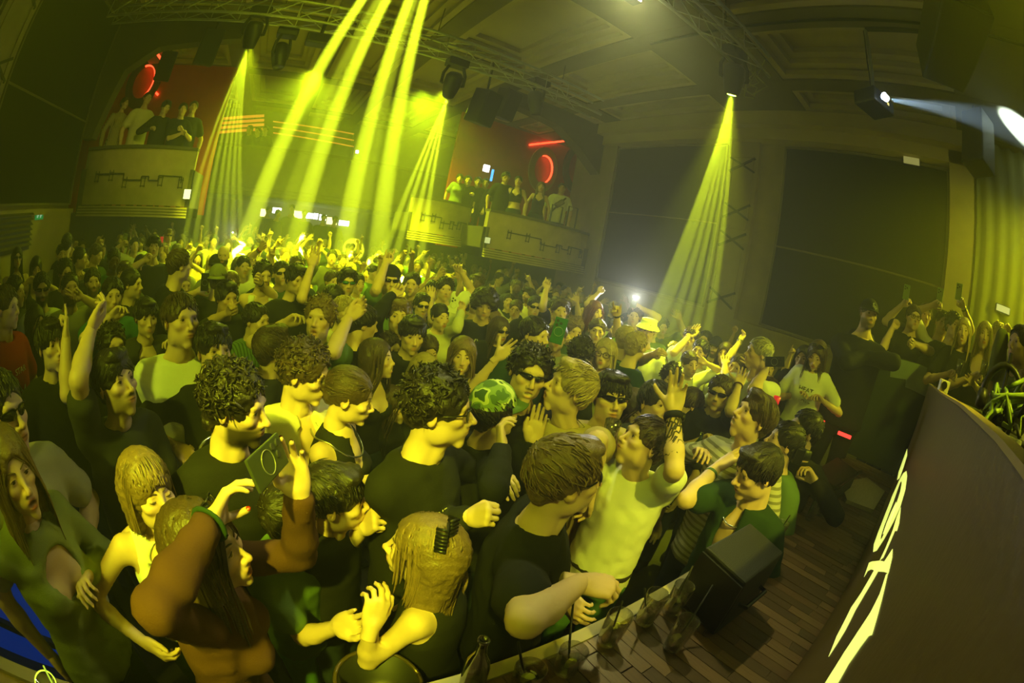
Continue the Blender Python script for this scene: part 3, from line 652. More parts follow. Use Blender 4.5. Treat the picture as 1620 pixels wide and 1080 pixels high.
def empty(name, loc=(0, 0, 0), label=None, cat=None, group=None, kind=None):
    o = bpy.data.objects.new(name, None); COL.objects.link(o); o.location = loc; return tag(o, label, cat, group, kind)
def struct(o): o['kind'] = 'structure'; return o
def rel(o, root):
    """keep a mesh that was built in room coordinates where it is while it becomes a part of root"""
    o.parent = root; o.matrix_parent_inverse = Matrix.Translation(-Vector(root.location)); return o
def emis(name, col, st):
    m = bpy.data.materials.new(name); m.use_nodes = True; N, L = nodes(m); N.clear(); o = N.new('ShaderNodeOutputMaterial'); e = N.new('ShaderNodeEmission'); e.inputs[0].default_value = (*col, 1); e.inputs[1].default_value = st; L.new(e.outputs[0], o.inputs[0]); return m
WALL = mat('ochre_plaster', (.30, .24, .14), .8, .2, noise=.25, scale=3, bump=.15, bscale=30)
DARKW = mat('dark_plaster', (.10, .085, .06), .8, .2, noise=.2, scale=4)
CEIL = mat('ceiling_paint', (.46, .37, .20), .75, .2, noise=.12, scale=2)
BEAMM = mat('ceiling_beam_paint', (.15, .125, .07), .7, .2, noise=.15, scale=3)
SCREEN = mat('black_screen_cloth', (.012, .012, .010), .9, .1, noise=.3, scale=20)
FLOORM = mat('club_floor', (.05, .045, .04), .5, .4, noise=.4, scale=5)
BLACK = mat('black_metal', (.012, .012, .013), .45, .4, noise=.2, scale=30)
ALU = mat('truss_aluminium', (.55, .55, .52), .35, .5, .7, noise=.1, scale=20)
BALC = mat('balcony_plaster', (.42, .34, .20), .8, .2, noise=.3, scale=5, bump=.2, bscale=25)
IRON = mat('forged_iron', (.03, .028, .025), .5, .4)
REDW = mat('red_wall', (.45, .05, .02), .7, .2, noise=.2, scale=4)
REDLED = emis('red_led', (1, .05, .015), 5.5)
CURT = mat('dark_curtain', (.035, .03, .02), .9, .1, noise=.3, scale=8)
LITP = emis('lit_sign', (.9, 1, .35), 2.2)
WHITEP = emis('white_screen_light', (.9, .95, 1.0), 6)
XL, XR, YB, YF, ZC = -3.9, 6.6, 15.0, -4.0, 5.5
# ------------------------------------------------------------------ shell
struct(MB().box((XL-.4, YF-.3, -.2), (XR+3, YB+.3, 0)).build('floor', FLOORM))
struct(MB().box((XL-.3, YF, 0), (XL, 7.0, 7)).build('wall_left', WALL))
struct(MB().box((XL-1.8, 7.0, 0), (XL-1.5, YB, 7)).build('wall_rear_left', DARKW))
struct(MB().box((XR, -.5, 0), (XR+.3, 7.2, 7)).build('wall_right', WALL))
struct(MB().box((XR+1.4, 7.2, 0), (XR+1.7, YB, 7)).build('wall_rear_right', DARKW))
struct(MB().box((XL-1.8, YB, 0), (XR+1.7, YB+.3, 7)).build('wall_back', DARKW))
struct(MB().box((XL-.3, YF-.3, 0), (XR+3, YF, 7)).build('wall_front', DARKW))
struct(MB().box((XR+2.0, YF, 0), (XR+2.3, -.5, 7)).build('wall_wing', WALL))
# dado under the screens, pilasters
struct(MB().box((XR-.10, -.5, 0), (XR, 7.2, 1.90)).box((XR-.13, -.5, 1.90), (XR, 7.2, 1.97)).build('trim_right', WALL))
struct(MB().box((XL, YF, 0), (XL+.08, 7.0, 2.2)).box((XL, YF, 2.2), (XL+.12, 7.0, 2.28)).build('trim_left', WALL))
def pilaster(X, sg, y0, y1, name):
    r = struct(MB().box((min(X, X-sg*.10), y0, 1.97), (max(X, X-sg*.10), y1, ZC)).build(name, WALL)); w = y1-y0; xf = X-sg*.105
    m = MB()
    for z0, z1 in ((2.15, 3.05), (3.45, 4.75)):
        for a in (y0+w*.16, y1-w*.16): m.box((min(xf, xf-sg*.02), a-.012, z0), (max(xf, xf-sg*.02), a+.012, z1))
        for z in (z0, z1): m.box((min(xf, xf-sg*.02), y0+w*.16, z-.012), (max(xf, xf-sg*.02), y1-w*.16, z+.012))
    rel(m.build('panel_moulding', WALL), r)
    for zc in (2.25, 3.25, 3.75, 4.6):
        m = MB()
        for s in (1, -1):
            a = np.array([xf-sg*.03, y0+.06, zc-s*.13]); b = np.array([xf-sg*.03, y1-.06, zc+s*.13]); d = unit(b-a); n_ = np.array([0, -d[2], d[1]])*.018
            m.prism([a-n_, b-n_, b+n_, a+n_], (sg*.03, 0, 0))
        rel(m.build('crossed_bars', IRON), r)
    return r
pilaster(XR, 1, 3.35, 3.98, 'pillar_1'); pilaster(XL, -1, 3.3, 4.0, 'pillar_2')
struct(MB().box((XR-.25, -.55, 0), (XR+2, -.12, 6.4)).build('pillar_3', WALL))
struct(MB().box((XR-.1, 6.85, 1.97), (XR, 7.2, ZC)).build('pillar_4', WALL))
def screen(X, sg, y0, y1, z0, z1, zs, label, grp=None):
    e = empty('screen', (X, (y0+y1)/2, z0), label, 'screen')
    x0, x1 = sorted((X-sg*.02, X-sg*.06))
    for a, b in ((z0+.02, zs-.012), (zs+.012, z1-.02)): rel(MB().box((x0, y0+.03, a), (x1, y1-.03, b)).build('cloth_panel', SCREEN), e)
    m = MB()
    for a, b, c, d in ((y0, y0+.03, z0, z1), (y1-.03, y1, z0, z1), (y0, y1, z0, z0+.03), (y0, y1, z1-.03, z1)): m.box((min(X, X-sg*.09), a, c), (max(X, X-sg*.09), b, d))
    rel(m.build('frame', BEAMM), e)
    rel(MB().bar((X-sg*.07, y0, zs), (X-sg*.07, y1, zs), .014).build('cross_rail', mat('rail_paint', (.16, .13, .06), .5)), e)
    return e
screen(XR, 1, 4.02, 6.82, 2.02, 5.0, 3.5, 'tall black screen on the side wall behind the right beam of light')
screen(XR, 1, -.10, 2.86, 2.0, 5.0, 3.28, 'wide black screen on the wall above the man in the black cap')
screen(XL, -1, 4.05, 6.92, 2.33, 5.42, 3.66, 'black screen on the wall left of the balcony with five people')
screen(XL, -1, .2, 3.25, 2.33, 5.42, 3.66, 'black screen at the left edge beyond the crossed iron bars')
# ceiling: coffers between dark beams that run down the hall
struct(MB().box((XL-1.9, YF-.3, 5.85), (XR+3, YB+.3, 6.05)).build('ceiling', CEIL))
bx_ = [(-3.9, -3.3), (-1.75, -1.35), (.15, .5), (1.75, 2.1), (3.66, 4.02), (5.2, 5.5), (6.2, 6.7)]
cyb = [(-4.2, -.3), (2.35, 3.85), (6.55, 7.0), (9.6, 10.0), (12.6, 13)]
bm = MB()
for a, b in bx_: bm.box((a, YF-.3, ZC), (b, YB, 5.85))
for a, b in cyb: bm.box((XL, a, ZC+.002), (XR, b, 5.85))
struct(bm.build('ceiling_beam', BEAMM))
cm = MB()
for (a0, a1) in zip(bx_[:-1], bx_[1:]):
    for (c0, c1) in zip(cyb[:-1], cyb[1:]):
        x0, x1, y0, y1 = a0[1], a1[0], c0[1], c1[0]
        for k, (w_, z_) in enumerate(((.34, .34), (.22, .24), (.10, .12))):
            zt = ZC+z_; zb = zt-.09; t = w_
            cm.box((x0, y0, zb), (x0+t, y1, zt)); cm.box((x1-t, y0, zb), (x1, y1, zt)); cm.box((x0+t, y0, zb), (x1-t, y0+t, zt)); cm.box((x0+t, y1-t, zb), (x1-t, y1, zt))
struct(cm.build('ceiling_moulding', CEIL))
struct(MB().box((XR-.25, -.5, 5.05), (XR, 7.2, 5.5)).box((XR-.45, -.5, 5.25), (XR-.25, 7.2, 5.5)).build('trim_cornice_right', CEIL))
struct(MB().box((XL, YF, 5.42), (XL+.3, 7.0, 5.55)).build('trim_cornice_left', DARKW))
for y_ in (.3, 1.5): struct(MB().bar((3.84, y_-2, 5.47), (3.84, y_+2.2, 5.47), .018).build('conduit', BLACK))
# ------------------------------------------------------------------ balconies
def balcony(x0, x1, y, z0, ztop, sg, label):
    e = empty('balcony', ((x0+x1)/2, y, z0), label, 'balcony'); n = 10
    def curve(u, o=0): return np.array([x0+(x1-x0)*u, y-.22*math.sin(PI*u)-o, 0])
    def strip(za, zb, o0, o1, u0=0, u1=1):
        m = MB()
        for i in range(n):
            a, b = u0+(u1-u0)*i/n, u0+(u1-u0)*(i+1)/n
            p, q, p2, q2 = curve(a, o1), curve(b, o1), curve(a, o0), curve(b, o0)
            P = [p, q, q2, p2]; m.hexa([v+np.array([0, 0, za]) for v in P]+[v+np.array([0, 0, zb]) for v in P])
        return m
    rel(strip(z0+.18, ztop, -.12, 0).build('front', BALC, smooth=False), e)
    rel(strip(ztop, ztop+.05, -.16, .04).build('capping', DARKW), e)
    for k in range(4): rel(strip(z0+.045*k, z0+.045*k+.03, -.1, .12-.022*k).build('moulding', BALC), e)
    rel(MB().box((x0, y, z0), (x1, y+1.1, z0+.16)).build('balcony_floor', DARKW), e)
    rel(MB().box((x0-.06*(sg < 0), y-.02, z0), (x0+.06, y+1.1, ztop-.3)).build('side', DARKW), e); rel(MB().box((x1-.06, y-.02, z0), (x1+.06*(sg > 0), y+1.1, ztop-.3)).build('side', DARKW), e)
    # forged zigzag ornament
    zc = z0+.62*(ztop-z0); step = .1; pts = []; u = .16; up = 0
    L = abs(x1-x0); pat = [(.16, 0), (.30, 0), (.30, .0), (.44, 0), (.44, -.10), (.60, -.10), (.60, -.04), (.66, -.04), (.66, -.10), (.74, -.10), (.74, -.02), (.92, -.02), (.92, -.12)]
    m = MB()
    P3 = [curve(a, .03)+np.array([0, 0, zc+b]) for a, b in pat]
    for a, b in zip(P3[:-1], P3[1:]):
        if np.linalg.norm(b-a) > .01: m.bar(a, b, .012, 5)
    rel(m.build('iron_ornament', IRON), e)
    for a, b in ((.17, -.04), (.32, -.03), (.46, -.14), (.62, -.12), (.76, -.1), (.92, -.12)):
        m = MB(); c = curve(a, .035)+np.array([0, 0, zc+b])
        for dx in (-.035, .035): m.bar(c+np.array([dx, 0, -.09]), c+np.array([dx, 0, .09]), .009, 5)
        for dz in (-.07, .05): m.bar(c+np.array([-.05, 0, dz]), c+np.array([.05, 0, dz]), .008, 5)
        rel(m.build('iron_motif', IRON), e)
    return e
balcony(-3.75, -1.5, 7.2, 2.15, 3.22, -1, 'curved plaster balcony with iron ornament below five people on the left')
balcony(3.9, 6.42, 7.2, 2.05, 2.92, 1, 'curved plaster balcony below the woman in front of the red ring')
balcony(2.75, 4.1, 8.35, 2.15, 3.0, 1, 'set-back plaster balcony left of the red ring')
e = empty('rear_gallery', (1.0, 11.4, 3.0), 'wide gallery across the back of the hall above the bar', 'gallery')
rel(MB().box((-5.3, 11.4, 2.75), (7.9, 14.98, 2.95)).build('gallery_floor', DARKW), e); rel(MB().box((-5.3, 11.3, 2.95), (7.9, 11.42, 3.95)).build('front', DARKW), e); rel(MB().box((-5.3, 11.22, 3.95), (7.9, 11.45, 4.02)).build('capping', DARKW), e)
for z in (2.78, 2.86): rel(MB().box((-5.3, 11.2, z), (7.9, 11.3, z+.05)).build('moulding', DARKW), e)
# opening behind the left balcony: arch, red alcove
def alcove(x0, x1, y0, y1, z0, z1, name):
    struct(MB().box((x0-.2, y1, z0), (x1+.2, y1+.1, z1)).build('wall_'+name, REDW))
alcove(-5.2, -1.8, 8.4, 9.6, 2.2, 5.5, 'alcove_left'); alcove(4.2, 7.9, 8.4, 9.7, 2.1, 5.5, 'alcove_right')
struct(MB().prism([(XL, 7.0, 5.5), (XL, 7.0, 3.4), (XL+.25, 7.0, 3.4), (XL+.55, 7.0, 4.55), (XL+1.1, 7.0, 4.95), (XL+2.6, 7.0, 5.15), (XL+2.6, 7.0, 5.5)], (0, .25, 0)).build('trim_arch_left', DARKW))
struct(MB().box((6.5, 7.2, 0), (6.62, 8.2, 5.5)).build('pillar_5', WALL))
struct(MB().prism([(6.6, 7.3, 5.5), (6.6, 7.3, 4.3), (5.9, 7.3, 4.75), (5.2, 7.3, 5.1), (4.0, 7.3, 5.2), (4.0, 7.3, 5.5)], (0, .3, 0)).build('trim_arch_right', DARKW))
def ring(c, r0, r1, th, m, name, parent=None, a0=0, a1=2*PI, n=30, sx=1):
    M = MB(); V = []; F = []
    for i in range(n+1):
        t = a0+(a1-a0)*i/n
        for r in (r0, r1):
            for d in (0, -th): V.append((c[0]+math.cos(t)*r*sx, c[1]+d, c[2]+math.sin(t)*r))
    for i in range(n):
        o = i*4; F += [[o, o+4, o+5, o+1], [o+2, o+3, o+7, o+6], [o, o+2, o+6, o+4], [o+1, o+5, o+7, o+3]]
    F += [[0, 1, 3, 2], [n*4, n*4+2, n*4+3, n*4+1]]
    return M.raw(V, F).build(name, m, parent)
def ring_sign(c, R_, label, gold=True):
    e = empty('ring_sign', c, label, 'sign'); m = mat('sign_gold', (.42, .30, .10), .5) if gold else BLACK
    rel(ring(c, R_*.62, R_, .06, m, 'ring', sx=.72), e); rel(ring((c[0], c[1]-.03, c[2]), R_*.58, R_*.62, .06, REDLED, 'led_strip', a0=-1.0, a1=1.9, sx=.72), e); return e
p_ = px(858, 268, 9.66); ring_sign(p_, .64, 'tall golden ring sign with red neon inside on the red balcony wall')
p_ = px(917, 268, 9.70); o = ring(p_, .56, .78, .08, BLACK, 'letter_sign', a0=PI*.5, a1=PI*1.5, sx=.8); tag(o, 'black half-round letter sign at the right end of the red balcony wall', 'sign')
p_ = px(228, 130, 9.56); ring_sign(p_, .64, 'dark ring sign glowing red behind the five people on the left balcony', False)
def led(a, b, label):
    tag(MB().bar(a, b, .028).build('led_tube', REDLED), label, 'light')
led(px(838, 229, 9.66), px(905, 222, 9.66), 'red light strip above the golden ring sign')
led(px(242, 75, 8.6), px(258, 98, 8.9), 'short red light strip under the ceiling above the left balcony')
led(px(243, 143, 9.56), px(250, 150, 9.56), 'tiny red light beside the dark ring sign')
for q in ((505, 112, 8.0),): pass
# back of the hall: orange lit panel, bar screens
GL = emis('amber_glow', (1, .32, .03), .8)
e = empty('amber_sign', px(375, 195, 13), 'amber striped light panel on the gallery behind the left beams', 'light panel'); q_ = px(340, 200, 13); rel(MB().bar(q_, (q_[0], q_[1], 2.96), .03).build('post', DARKW), e)
for k in range(4):
    a, b = px(330, 190+k*7, 13), px(418, 183+k*7, 13); rel(MB().bar(a, b, .045).build('light_strip', GL), e)
for k in range(3):
    a, b = px(432, 192+k*9, 13), px(560, 212+k*10, 13.2); rel(MB().bar(a, b, .02).build('light_strip', GL), e); rel(MB().bar(b, (b[0], b[1], 2.96), .02).build('post', DARKW), e)
e = empty('bar_back', px(480, 340, 14.6), 'lit bar with bright shelves at the very back under the gallery', 'bar')
BARL = emis('bar_shelf_light', (1.0, .85, .35), 3.0)
for x0, x1, y0, m in ((413, 424, 330, BARL), (432, 444, 328, WHITEP), (466, 480, 333, BARL), (481, 494, 336, WHITEP), (497, 502, 337, WHITEP), (506, 515, 339, WHITEP), (518, 532, 343, BARL), (537, 551, 348, WHITEP)):
    a, b = px(x0, y0, 14.3), px(x1, y0+(13 if m is BARL else 10), 14.3); rel(MB().box((a[0], 14.25, b[2]), (b[0], 14.33, a[2])).build('bar_screen' if m is WHITEP else 'bottle_shelf', m), e)
a, b = px(405, 352, 14.0), px(560, 362, 14.0); rel(MB().box((a[0], 13.6, 0), (b[0], 14.1, 1.25)).build('counter', DARKW), e)
tag(MB().box(tuple(px(770, 268, 9.0)-np.array([.07, 0, .05])), tuple(px(770, 268, 9.0)+np.array([.07, .06, .11]))).build('wall_light', WHITEP), 'small white lit screen above the four people on the set-back balcony', 'screen')
BLU = emis('blue_led', (.05, .3, 1), 3); a = px(779, 277, 9.0); tag(MB().box((a[0]-.02, a[1], a[2]-.14), (a[0]+.02, a[1]+.04, a[2]+.14)).build('blue_tube', BLU), 'short blue light tube beside the set-back balcony', 'light')
def exit_box(p, w, h, label, m=LITP, d=.08, nrm='y'):
    e = empty('light_box', p, label, 'sign'); x, y, z = p
    if nrm == 'y': rel(MB().box((x-w/2, y, z-h/2), (x+w/2, y+d, z+h/2)).build('housing', BLACK), e); rel(MB().box((x-w/2+.01, y-.01, z-h/2+.01), (x+w/2-.01, y, z+h/2-.01)).build('lit_face', m), e)
    else: rel(MB().box((x, y-w/2, z-h/2), (x+d, y+w/2, z+h/2)).build('housing', BLACK), e); rel(MB().box((x-.01, y-w/2+.01, z-h/2+.01), (x, y+w/2-.01, z+h/2-.01)).build('lit_face', m), e)
exit_box(px(296, 307, 7.1), .14, .17, 'bright square wall lamp at the corner of the left balcony')
exit_box(px(771, 380, 7.1), .13, .13, 'square wall lamp at the corner of the right balcony', emis('dim_lamp', (.8, .9, .3), .8))
exit_box(px(723, 364, 8.5), .13, .13, 'square wall lamp on the set-back balcony', emis('dim_lamp2', (.8, .9, .3), .6))
exit_box(px(565, 240, 12.5), .10, .10, 'small white lamp glowing between the beams on the back wall', emis('warm_white', (1, .97, .75), 25))
exit_box(on('x', XR-.12, 1442, 254), .30, .14, 'pale rectangular light high on the right screen', emis('dim_lamp3', (.8, .75, .2), .35), nrm='x')
exit_box(on('x', 6.3, 1613, 160), .10, .12, 'small square light near the top right corner', emis('dim_lamp4', (.7, .8, .05), .6), nrm='x')
exit_box(on('x', 6.22, 1587, 489), .26, .10, 'pale light strip on the wall above the two blonde women', emis('dim_lamp5', (.8, .8, .2), .8), nrm='x')
a = on('x', XL+.1, 63, 339); e = empty('exit_sign', a, 'small green exit sign on the wall above the left crowd', 'sign'); rel(MB().box((a[0]-.06, a[1]-.13, a[2]-.07), (a[0], a[1]+.13, a[2]+.07)).build('housing', mat('exit_green', (.02, .25, .08), .5, emit=(.02, .5, .12), es=.25)), e)
m = MB(); x_ = a[0]+.004
for k in (0, 1): m.box((x_-.003, a[1]-.09+k*.1, a[2]-.045), (x_, a[1]-.05+k*.1, a[2]+.045)); m.box((x_-.003, a[1]-.05+k*.1, a[2]-.02), (x_, a[1]-.025+k*.1, a[2]+.0))
rel(m.build('pictogram', emis('exit_white', (.5, .9, .5), .5)), e)
a0, a1 = on('x', XL+.1, 2, 335), on('x', XL+.1, 46, 388); e = empty('wall_vent', ((XL+.1), (a0[1]+a1[1])/2, a1[2]), 'dark slatted vent in the wall at the left edge', 'vent')
rel(MB().box((XL+.07, a0[1]-.8, a1[2]-.05), (XL+.10, a1[1], a0[2])).build('backing', BLACK), e)
for k in range(7):
    z = a1[2]+(a0[2]-a1[2])*(k+.3)/7; rel(MB().obox((XL+.13, (a0[1]-.8+a1[1])/2, z), (.05, a1[1]-a0[1]+.8, .012), rotm((0, 1, 0), .6)).build('slat', DARKW), e)
# curtains in the right wing
m = MB(); pts = []
for i in range(61):
    pts.append((6.35+.05*math.sin(i*1.3), -.6-i*.05, 0))
V = [(x, y, z) for x, y, _ in pts for z in (.0, 6.5)]; F = [[2*i, 2*i+2, 2*i+3, 2*i+1] for i in range(60)]
o = MB().raw(V, F).build('wing_curtain', mat('olive_curtain', (.20, .20, .07), .9, .1), smooth=True); sm = o.modifiers.new('thick', 'SOLIDIFY'); sm.thickness = .01; tag(o, 'tall olive curtain behind the guests on the right edge', 'curtain')
# ------------------------------------------------------------------ lighting trusses and lamps
def truss(a, b, r, label, seg=.42):
    a = np.array(a, float); b = np.array(b, float); d = unit(b-a); up = np.array([0, 0, 1.]); sd = unit(np.cross(d, up)); L = np.linalg.norm(b-a)
    e = empty('lighting_truss', a, label, 'truss'); cs = [(-r, 0), (r, 0), (-r, -2*r), (r, -2*r)]; Pt = lambda t, c: a+d*t+sd*c[0]+up*c[1]
    for c in cs: rel(MB().bar(Pt(0, c), Pt(L, c), .022, 8).build('chord', ALU), e)
    n = int(L/seg)
    for i in range(n):
        t0, t1 = i*seg, (i+1)*seg; m = MB()
        for c, c2 in ((cs[0], cs[2]), (cs[3], cs[1]), (cs[0], cs[1]), (cs[2], cs[3])):
            m.bar(Pt(t0, c), Pt(t1, c2), .008, 5)
        for c in ((cs[0], cs[2]), (cs[1], cs[3])): m.bar(Pt(t0, c[0]), Pt(t0, c[1]), .007, 5)
        rel(m.build('brace', ALU), e)
    for t in np.arange(.5, L, 2.2): rel(MB().bar(Pt(t, (0, 0)), Pt(t, (0, 0))*np.array([1, 1, 0])+np.array([0, 0, 5.86]), .007, 5).build('hanging_wire', BLACK), e)
    return e
truss((-3.3, 5.5, 5.13), (4.6, 5.5, 5.13), .14, 'aluminium truss crossing the hall above the crowd')
truss((-1.5, 2.2, 5.2), (4.15, 2.2, 5.2), .15, 'aluminium truss above the bright white lamp at the top edge')
LENS = emis('lamp_lens', (.8, 1, .1), 30)
def moving_head(p, tgt, zt, label, on_=True, L=.34):
    """yoke on a clamp, tilting body with a lens"""
    p = np.array(p, float); d = unit(np.array(tgt)-p); c = p-d*L*.62; e = empty('moving_head_lamp', c, label, 'stage lamp')
    x = unit(np.cross(d, (0, 0, 1))); y = np.cross(x, d); R = np.stack([x, y, d], 1)
    rel(MB().lathe([(0, -L*.55), (.085, -L*.53), (.12, -L*.40), (.125, -.02), (.105, .1), (.085, L*.56), (.075, L*.6), (.07, L*.57), (0, L*.57)], c, 18, R).build('body', BLACK, smooth=True), e)
    if on_: rel(MB().lathe([(0, L*.585), (.05, L*.58), (.052, L*.575)], c, 18, R).build('lens', LENS), e)
    top = c+np.array([0, 0, .30]); m = MB()
    for s in (1, -1): m.tube([c+x*s*.125, c+x*s*.155, c+x*s*.155+np.array([0, 0, .16]), top+x*s*.1], .024, 6)
    rel(m.build('yoke', BLACK), e)
    rel(MB().obox(top+np.array([0, 0, .05]), (.30, .2, .12), np.eye(3)).build('base', BLACK, bevel=.015), e)
    rel(MB().bar(top+np.array([0, 0, .1]), np.array([top[0], top[1], max(zt, top[2]+.12)]), .03, 8).build('clamp', BLACK), e)
    return e
moving_head(HEAD1, px(345, 330, 6.6), 4.85, 'moving head lamp throwing the leftmost fan of beams')
moving_head(HEAD2, px(640, 385, 7.4), 4.85, 'moving head lamp throwing a narrow fan of beams beside the middle beams')
moving_head(HEAD3, on('y', 3.0, 1075, 515), 4.9, 'moving head lamp throwing the fan of beams before the right wall')
moving_head(TOPH, px(530, 380, 8.5), 5.2, 'moving head lamp above the picture that throws the middle beams')
moving_head(px(848, 182, 5.55), px(850, 400, 5.6), 4.85, 'unlit moving head lamp at the right end of the far truss', False)
moving_head(px(440, 108, 5.7), px(430, 300, 5.4), 4.9, 'unlit moving head lamp right of the leftmost beams', False)
c = px(505, 64, 5.5); e = empty('strobe_lamp', c, 'wide black strobe lamp under the far truss', 'stage lamp'); rel(MB().obox(c, (.36, .2, .16), np.eye(3)).build('body', BLACK, bevel=.02), e); rel(MB().bar(c, (c[0], c[1], 5.0), .03).build('clamp', BLACK), e); rel(MB().obox(c+np.array([0, -.105, 0]), (.3, .01, .1), np.eye(3)).build('front_glass', mat('dark_glass', (.02, .02, .02), .1)), e)
c = px(995, -22, 2.2); e = empty('white_flood_lamp', c, 'white flood lamp glaring at the top edge', 'stage lamp'); rel(MB().obox(c+np.array([0, .06, .02]), (.34, .1, .2), np.eye(3)).build('body', BLACK), e); rel(MB().obox(c+np.array([0, 0, .0]), (.3, .01, .16), np.eye(3)).build('lit_face', emis('flood_white', (1, 1, .8), 10)), e); rel(MB().bar(c+np.array([0, .06, .1]), c+np.array([0, .06, .5]), .02).build('clamp', BLACK), e)
# cables and clamp at the end of the near truss
m = MB()
for k in range(9):
    r = random.Random(k); p0 = np.array([4.05+r.uniform(-.15, .15), 2.2+r.uniform(-.15, .15), 5.1-r.uniform(0, .3)]); q = [p0+np.array([r.uniform(-.12, .12), r.uniform(-.12, .12), -.1*i+r.uniform(-.05, .05)]) for i in range(4)]; m.tube(q, .008, 5)
tag(m.build('cable_bundle', mat('cable_yellow', (.3, .28, .1), .5)), 'tangle of cables hanging at the end of the near truss', 'cable')
# projector on its pole
c = on('z', 4.5, 1383, 163); e = empty('projector', c, 'dark projector hung from the ceiling, throwing a pale blue beam', 'projector'); d = unit(np.array([1, -.55, -.05])); R = np.stack([d, np.cross((0, 0, 1), d), (0, 0, 1)], 1)
rel(MB().obox(c, (.34, .30, .16), R).build('body', BLACK, bevel=.015), e); pl = PROJ
rel(MB().lathe([(0, 0), (.035, 0), (.04, -.05), (0, -.05)], pl-d*.01, 14, np.stack([np.cross((0, 0, 1), d), (0, 0, 1), d], 1)).build('lens', emis('projector_lens', (.7, .85, 1), 12)), e)
for k, (dx, dy) in enumerate(((-.05, .1), (.06, .1))): rel(MB().obox(c+R @ np.array([dx, -.152, .0]), (.03, .005, .03), R).build('status_light', emis('status_%d' % k, ((.2, .4, 1), (1, .9, .3))[k], 1)), e)
a = on('z', 5.48, 1369, 46); rel(MB().tube([a, a*.6+c*.4+np.array([.02, 0, 0]), c*.9+a*.1, c+np.array([0, 0, .08])], .022).build('pole', mat('pole_grey', (.25, .24, .15), .4)), e); rel(MB().tube([a+np.array([.03, .03, 0]), a*.6+c*.4+np.array([.06, .05, 0]), c+np.array([.03, .02, .08])], .009).build('cable', BLACK), e)
b_ = on('z', 5.48, 1462, 50); rel(MB().bar(a, b_, .03).build('bracket', BLACK), e)
# hanging speaker boxes, top right
def hang_box(c, sz, yaw, tilt, label):
    R = rotm((0, 0, 1), yaw) @ rotm((1, 0, 0), tilt); e = empty('hanging_speaker', c, label, 'speaker')
    rel(MB().obox(c, sz, R).build('cabinet', BLACK, bevel=.02), e); rel(MB().obox(np.array(c)+R @ np.array([0, -sz[1]/2-.006, 0]), (sz[0]*.9, .012, sz[2]*.92), R).build('grille', mat('grille_cloth', (.02, .02, .02), .9)), e)
    rel(MB().bar(c, np.array(c)*[1, 1, 0]+np.array([0, 0, 5.6]), .02).build('bracket', BLACK), e)
c = on('z', 5.0, 1505, 50); hang_box(c, (.5, 1.3, .42), -1.25, 0, 'long black speaker box hanging at the top right corner')
c = on('x', 5.4, 1548, 225); hang_box(c, (.4, .35, .8), .9, .2, 'black speaker box on the ochre pillar right of the screen')
c = on('x', 5.6, 1478, 110); hang_box(c, (.28, .3, .6), 1.2, 0, 'narrow dark speaker beside the projector beam')
for q, lab in (((262, 105, 8.6), 'black speaker under the ceiling of the left balcony'), ((330, 75, 6.9), 'tall black speaker left of the leftmost beams'), ((765, 170, 6.5), 'black speaker behind the far truss'), ((800, 165, 7.3), 'black speaker above the right balcony')):
    c = px(*q); hang_box(c, (.36, .36, .62), .3, .25, lab)
# ------------------------------------------------------------------ stage: floor of narrow planks with a pale edge
SZ = 1.22; YE = .53
PLK = [mat('stage_plank_%d' % i, c, .35, .5, noise=.35, scale=9, bump=.15, bscale=40, stretch=(12, 1, 1)) for i, c in enumerate(((.15, .085, .045), (.10, .06, .033), (.20, .12, .065)))]
st = struct(MB().box((-3.6, YF, 0), (4.25, YE-.03, SZ-.016)).build('floor_stage', mat('worn_joint', (.34, .24, .13), .6, noise=.5, scale=14))); tag(st, 'dark stage floor of narrow wooden strips', kind='structure')
struct(MB().box((-3.6, YE-.045, SZ-.15), (3.05, YE, SZ+.006)).build('trim_stage_edge', mat('pale_edge', (.42, .36, .26), .5, noise=.15, scale=8)))
rng = random.Random(5); W_ = .050; cache = {}
for i in range(int(3.98/W_)):
    x0 = .25+i*W_; y = YE-.047; k = 0
    y -= rng.uniform(.0, .22)
    edges = [YE-.047, y]
    while edges[-1] > -.10: edges.append(edges[-1]-rng.choice((.24, .30, .36)))
    for a, b in zip(edges[:-1], edges[1:]):
        b = max(b, -.13)
        if a-b < .02: continue
        L = round(a-b, 2); key = (L, rng.randrange(3))
        if key not in cache:
            o = MB().box((0.0012, -L+.0015, -.016), (W_-.0014, -.0, 0)).build('plank', PLK[key[1]]); cache[key] = o.data
        else: o = bpy.data.objects.new('plank', cache[key]); COL.objects.link(o)
        o.parent = st; o.location = (x0, a, SZ+rng.uniform(-.0012, .0008))
PAD = mat('birch_board', (.40, .36, .22), .6, noise=.2, scale=10, stretch=(1, 8, 1))
P = [on('z', SZ+.03, *q) for q in ((1330, 762), (1372, 755), (1400, 777), (1382, 806), (1340, 790))]
o = MB().prism([p-np.array([0, 0, .028]) for p in P], (0, 0, .028)).build('floor_board', PAD); tag(o, 'pale plywood board lying on the stage before the dark panel', 'board')
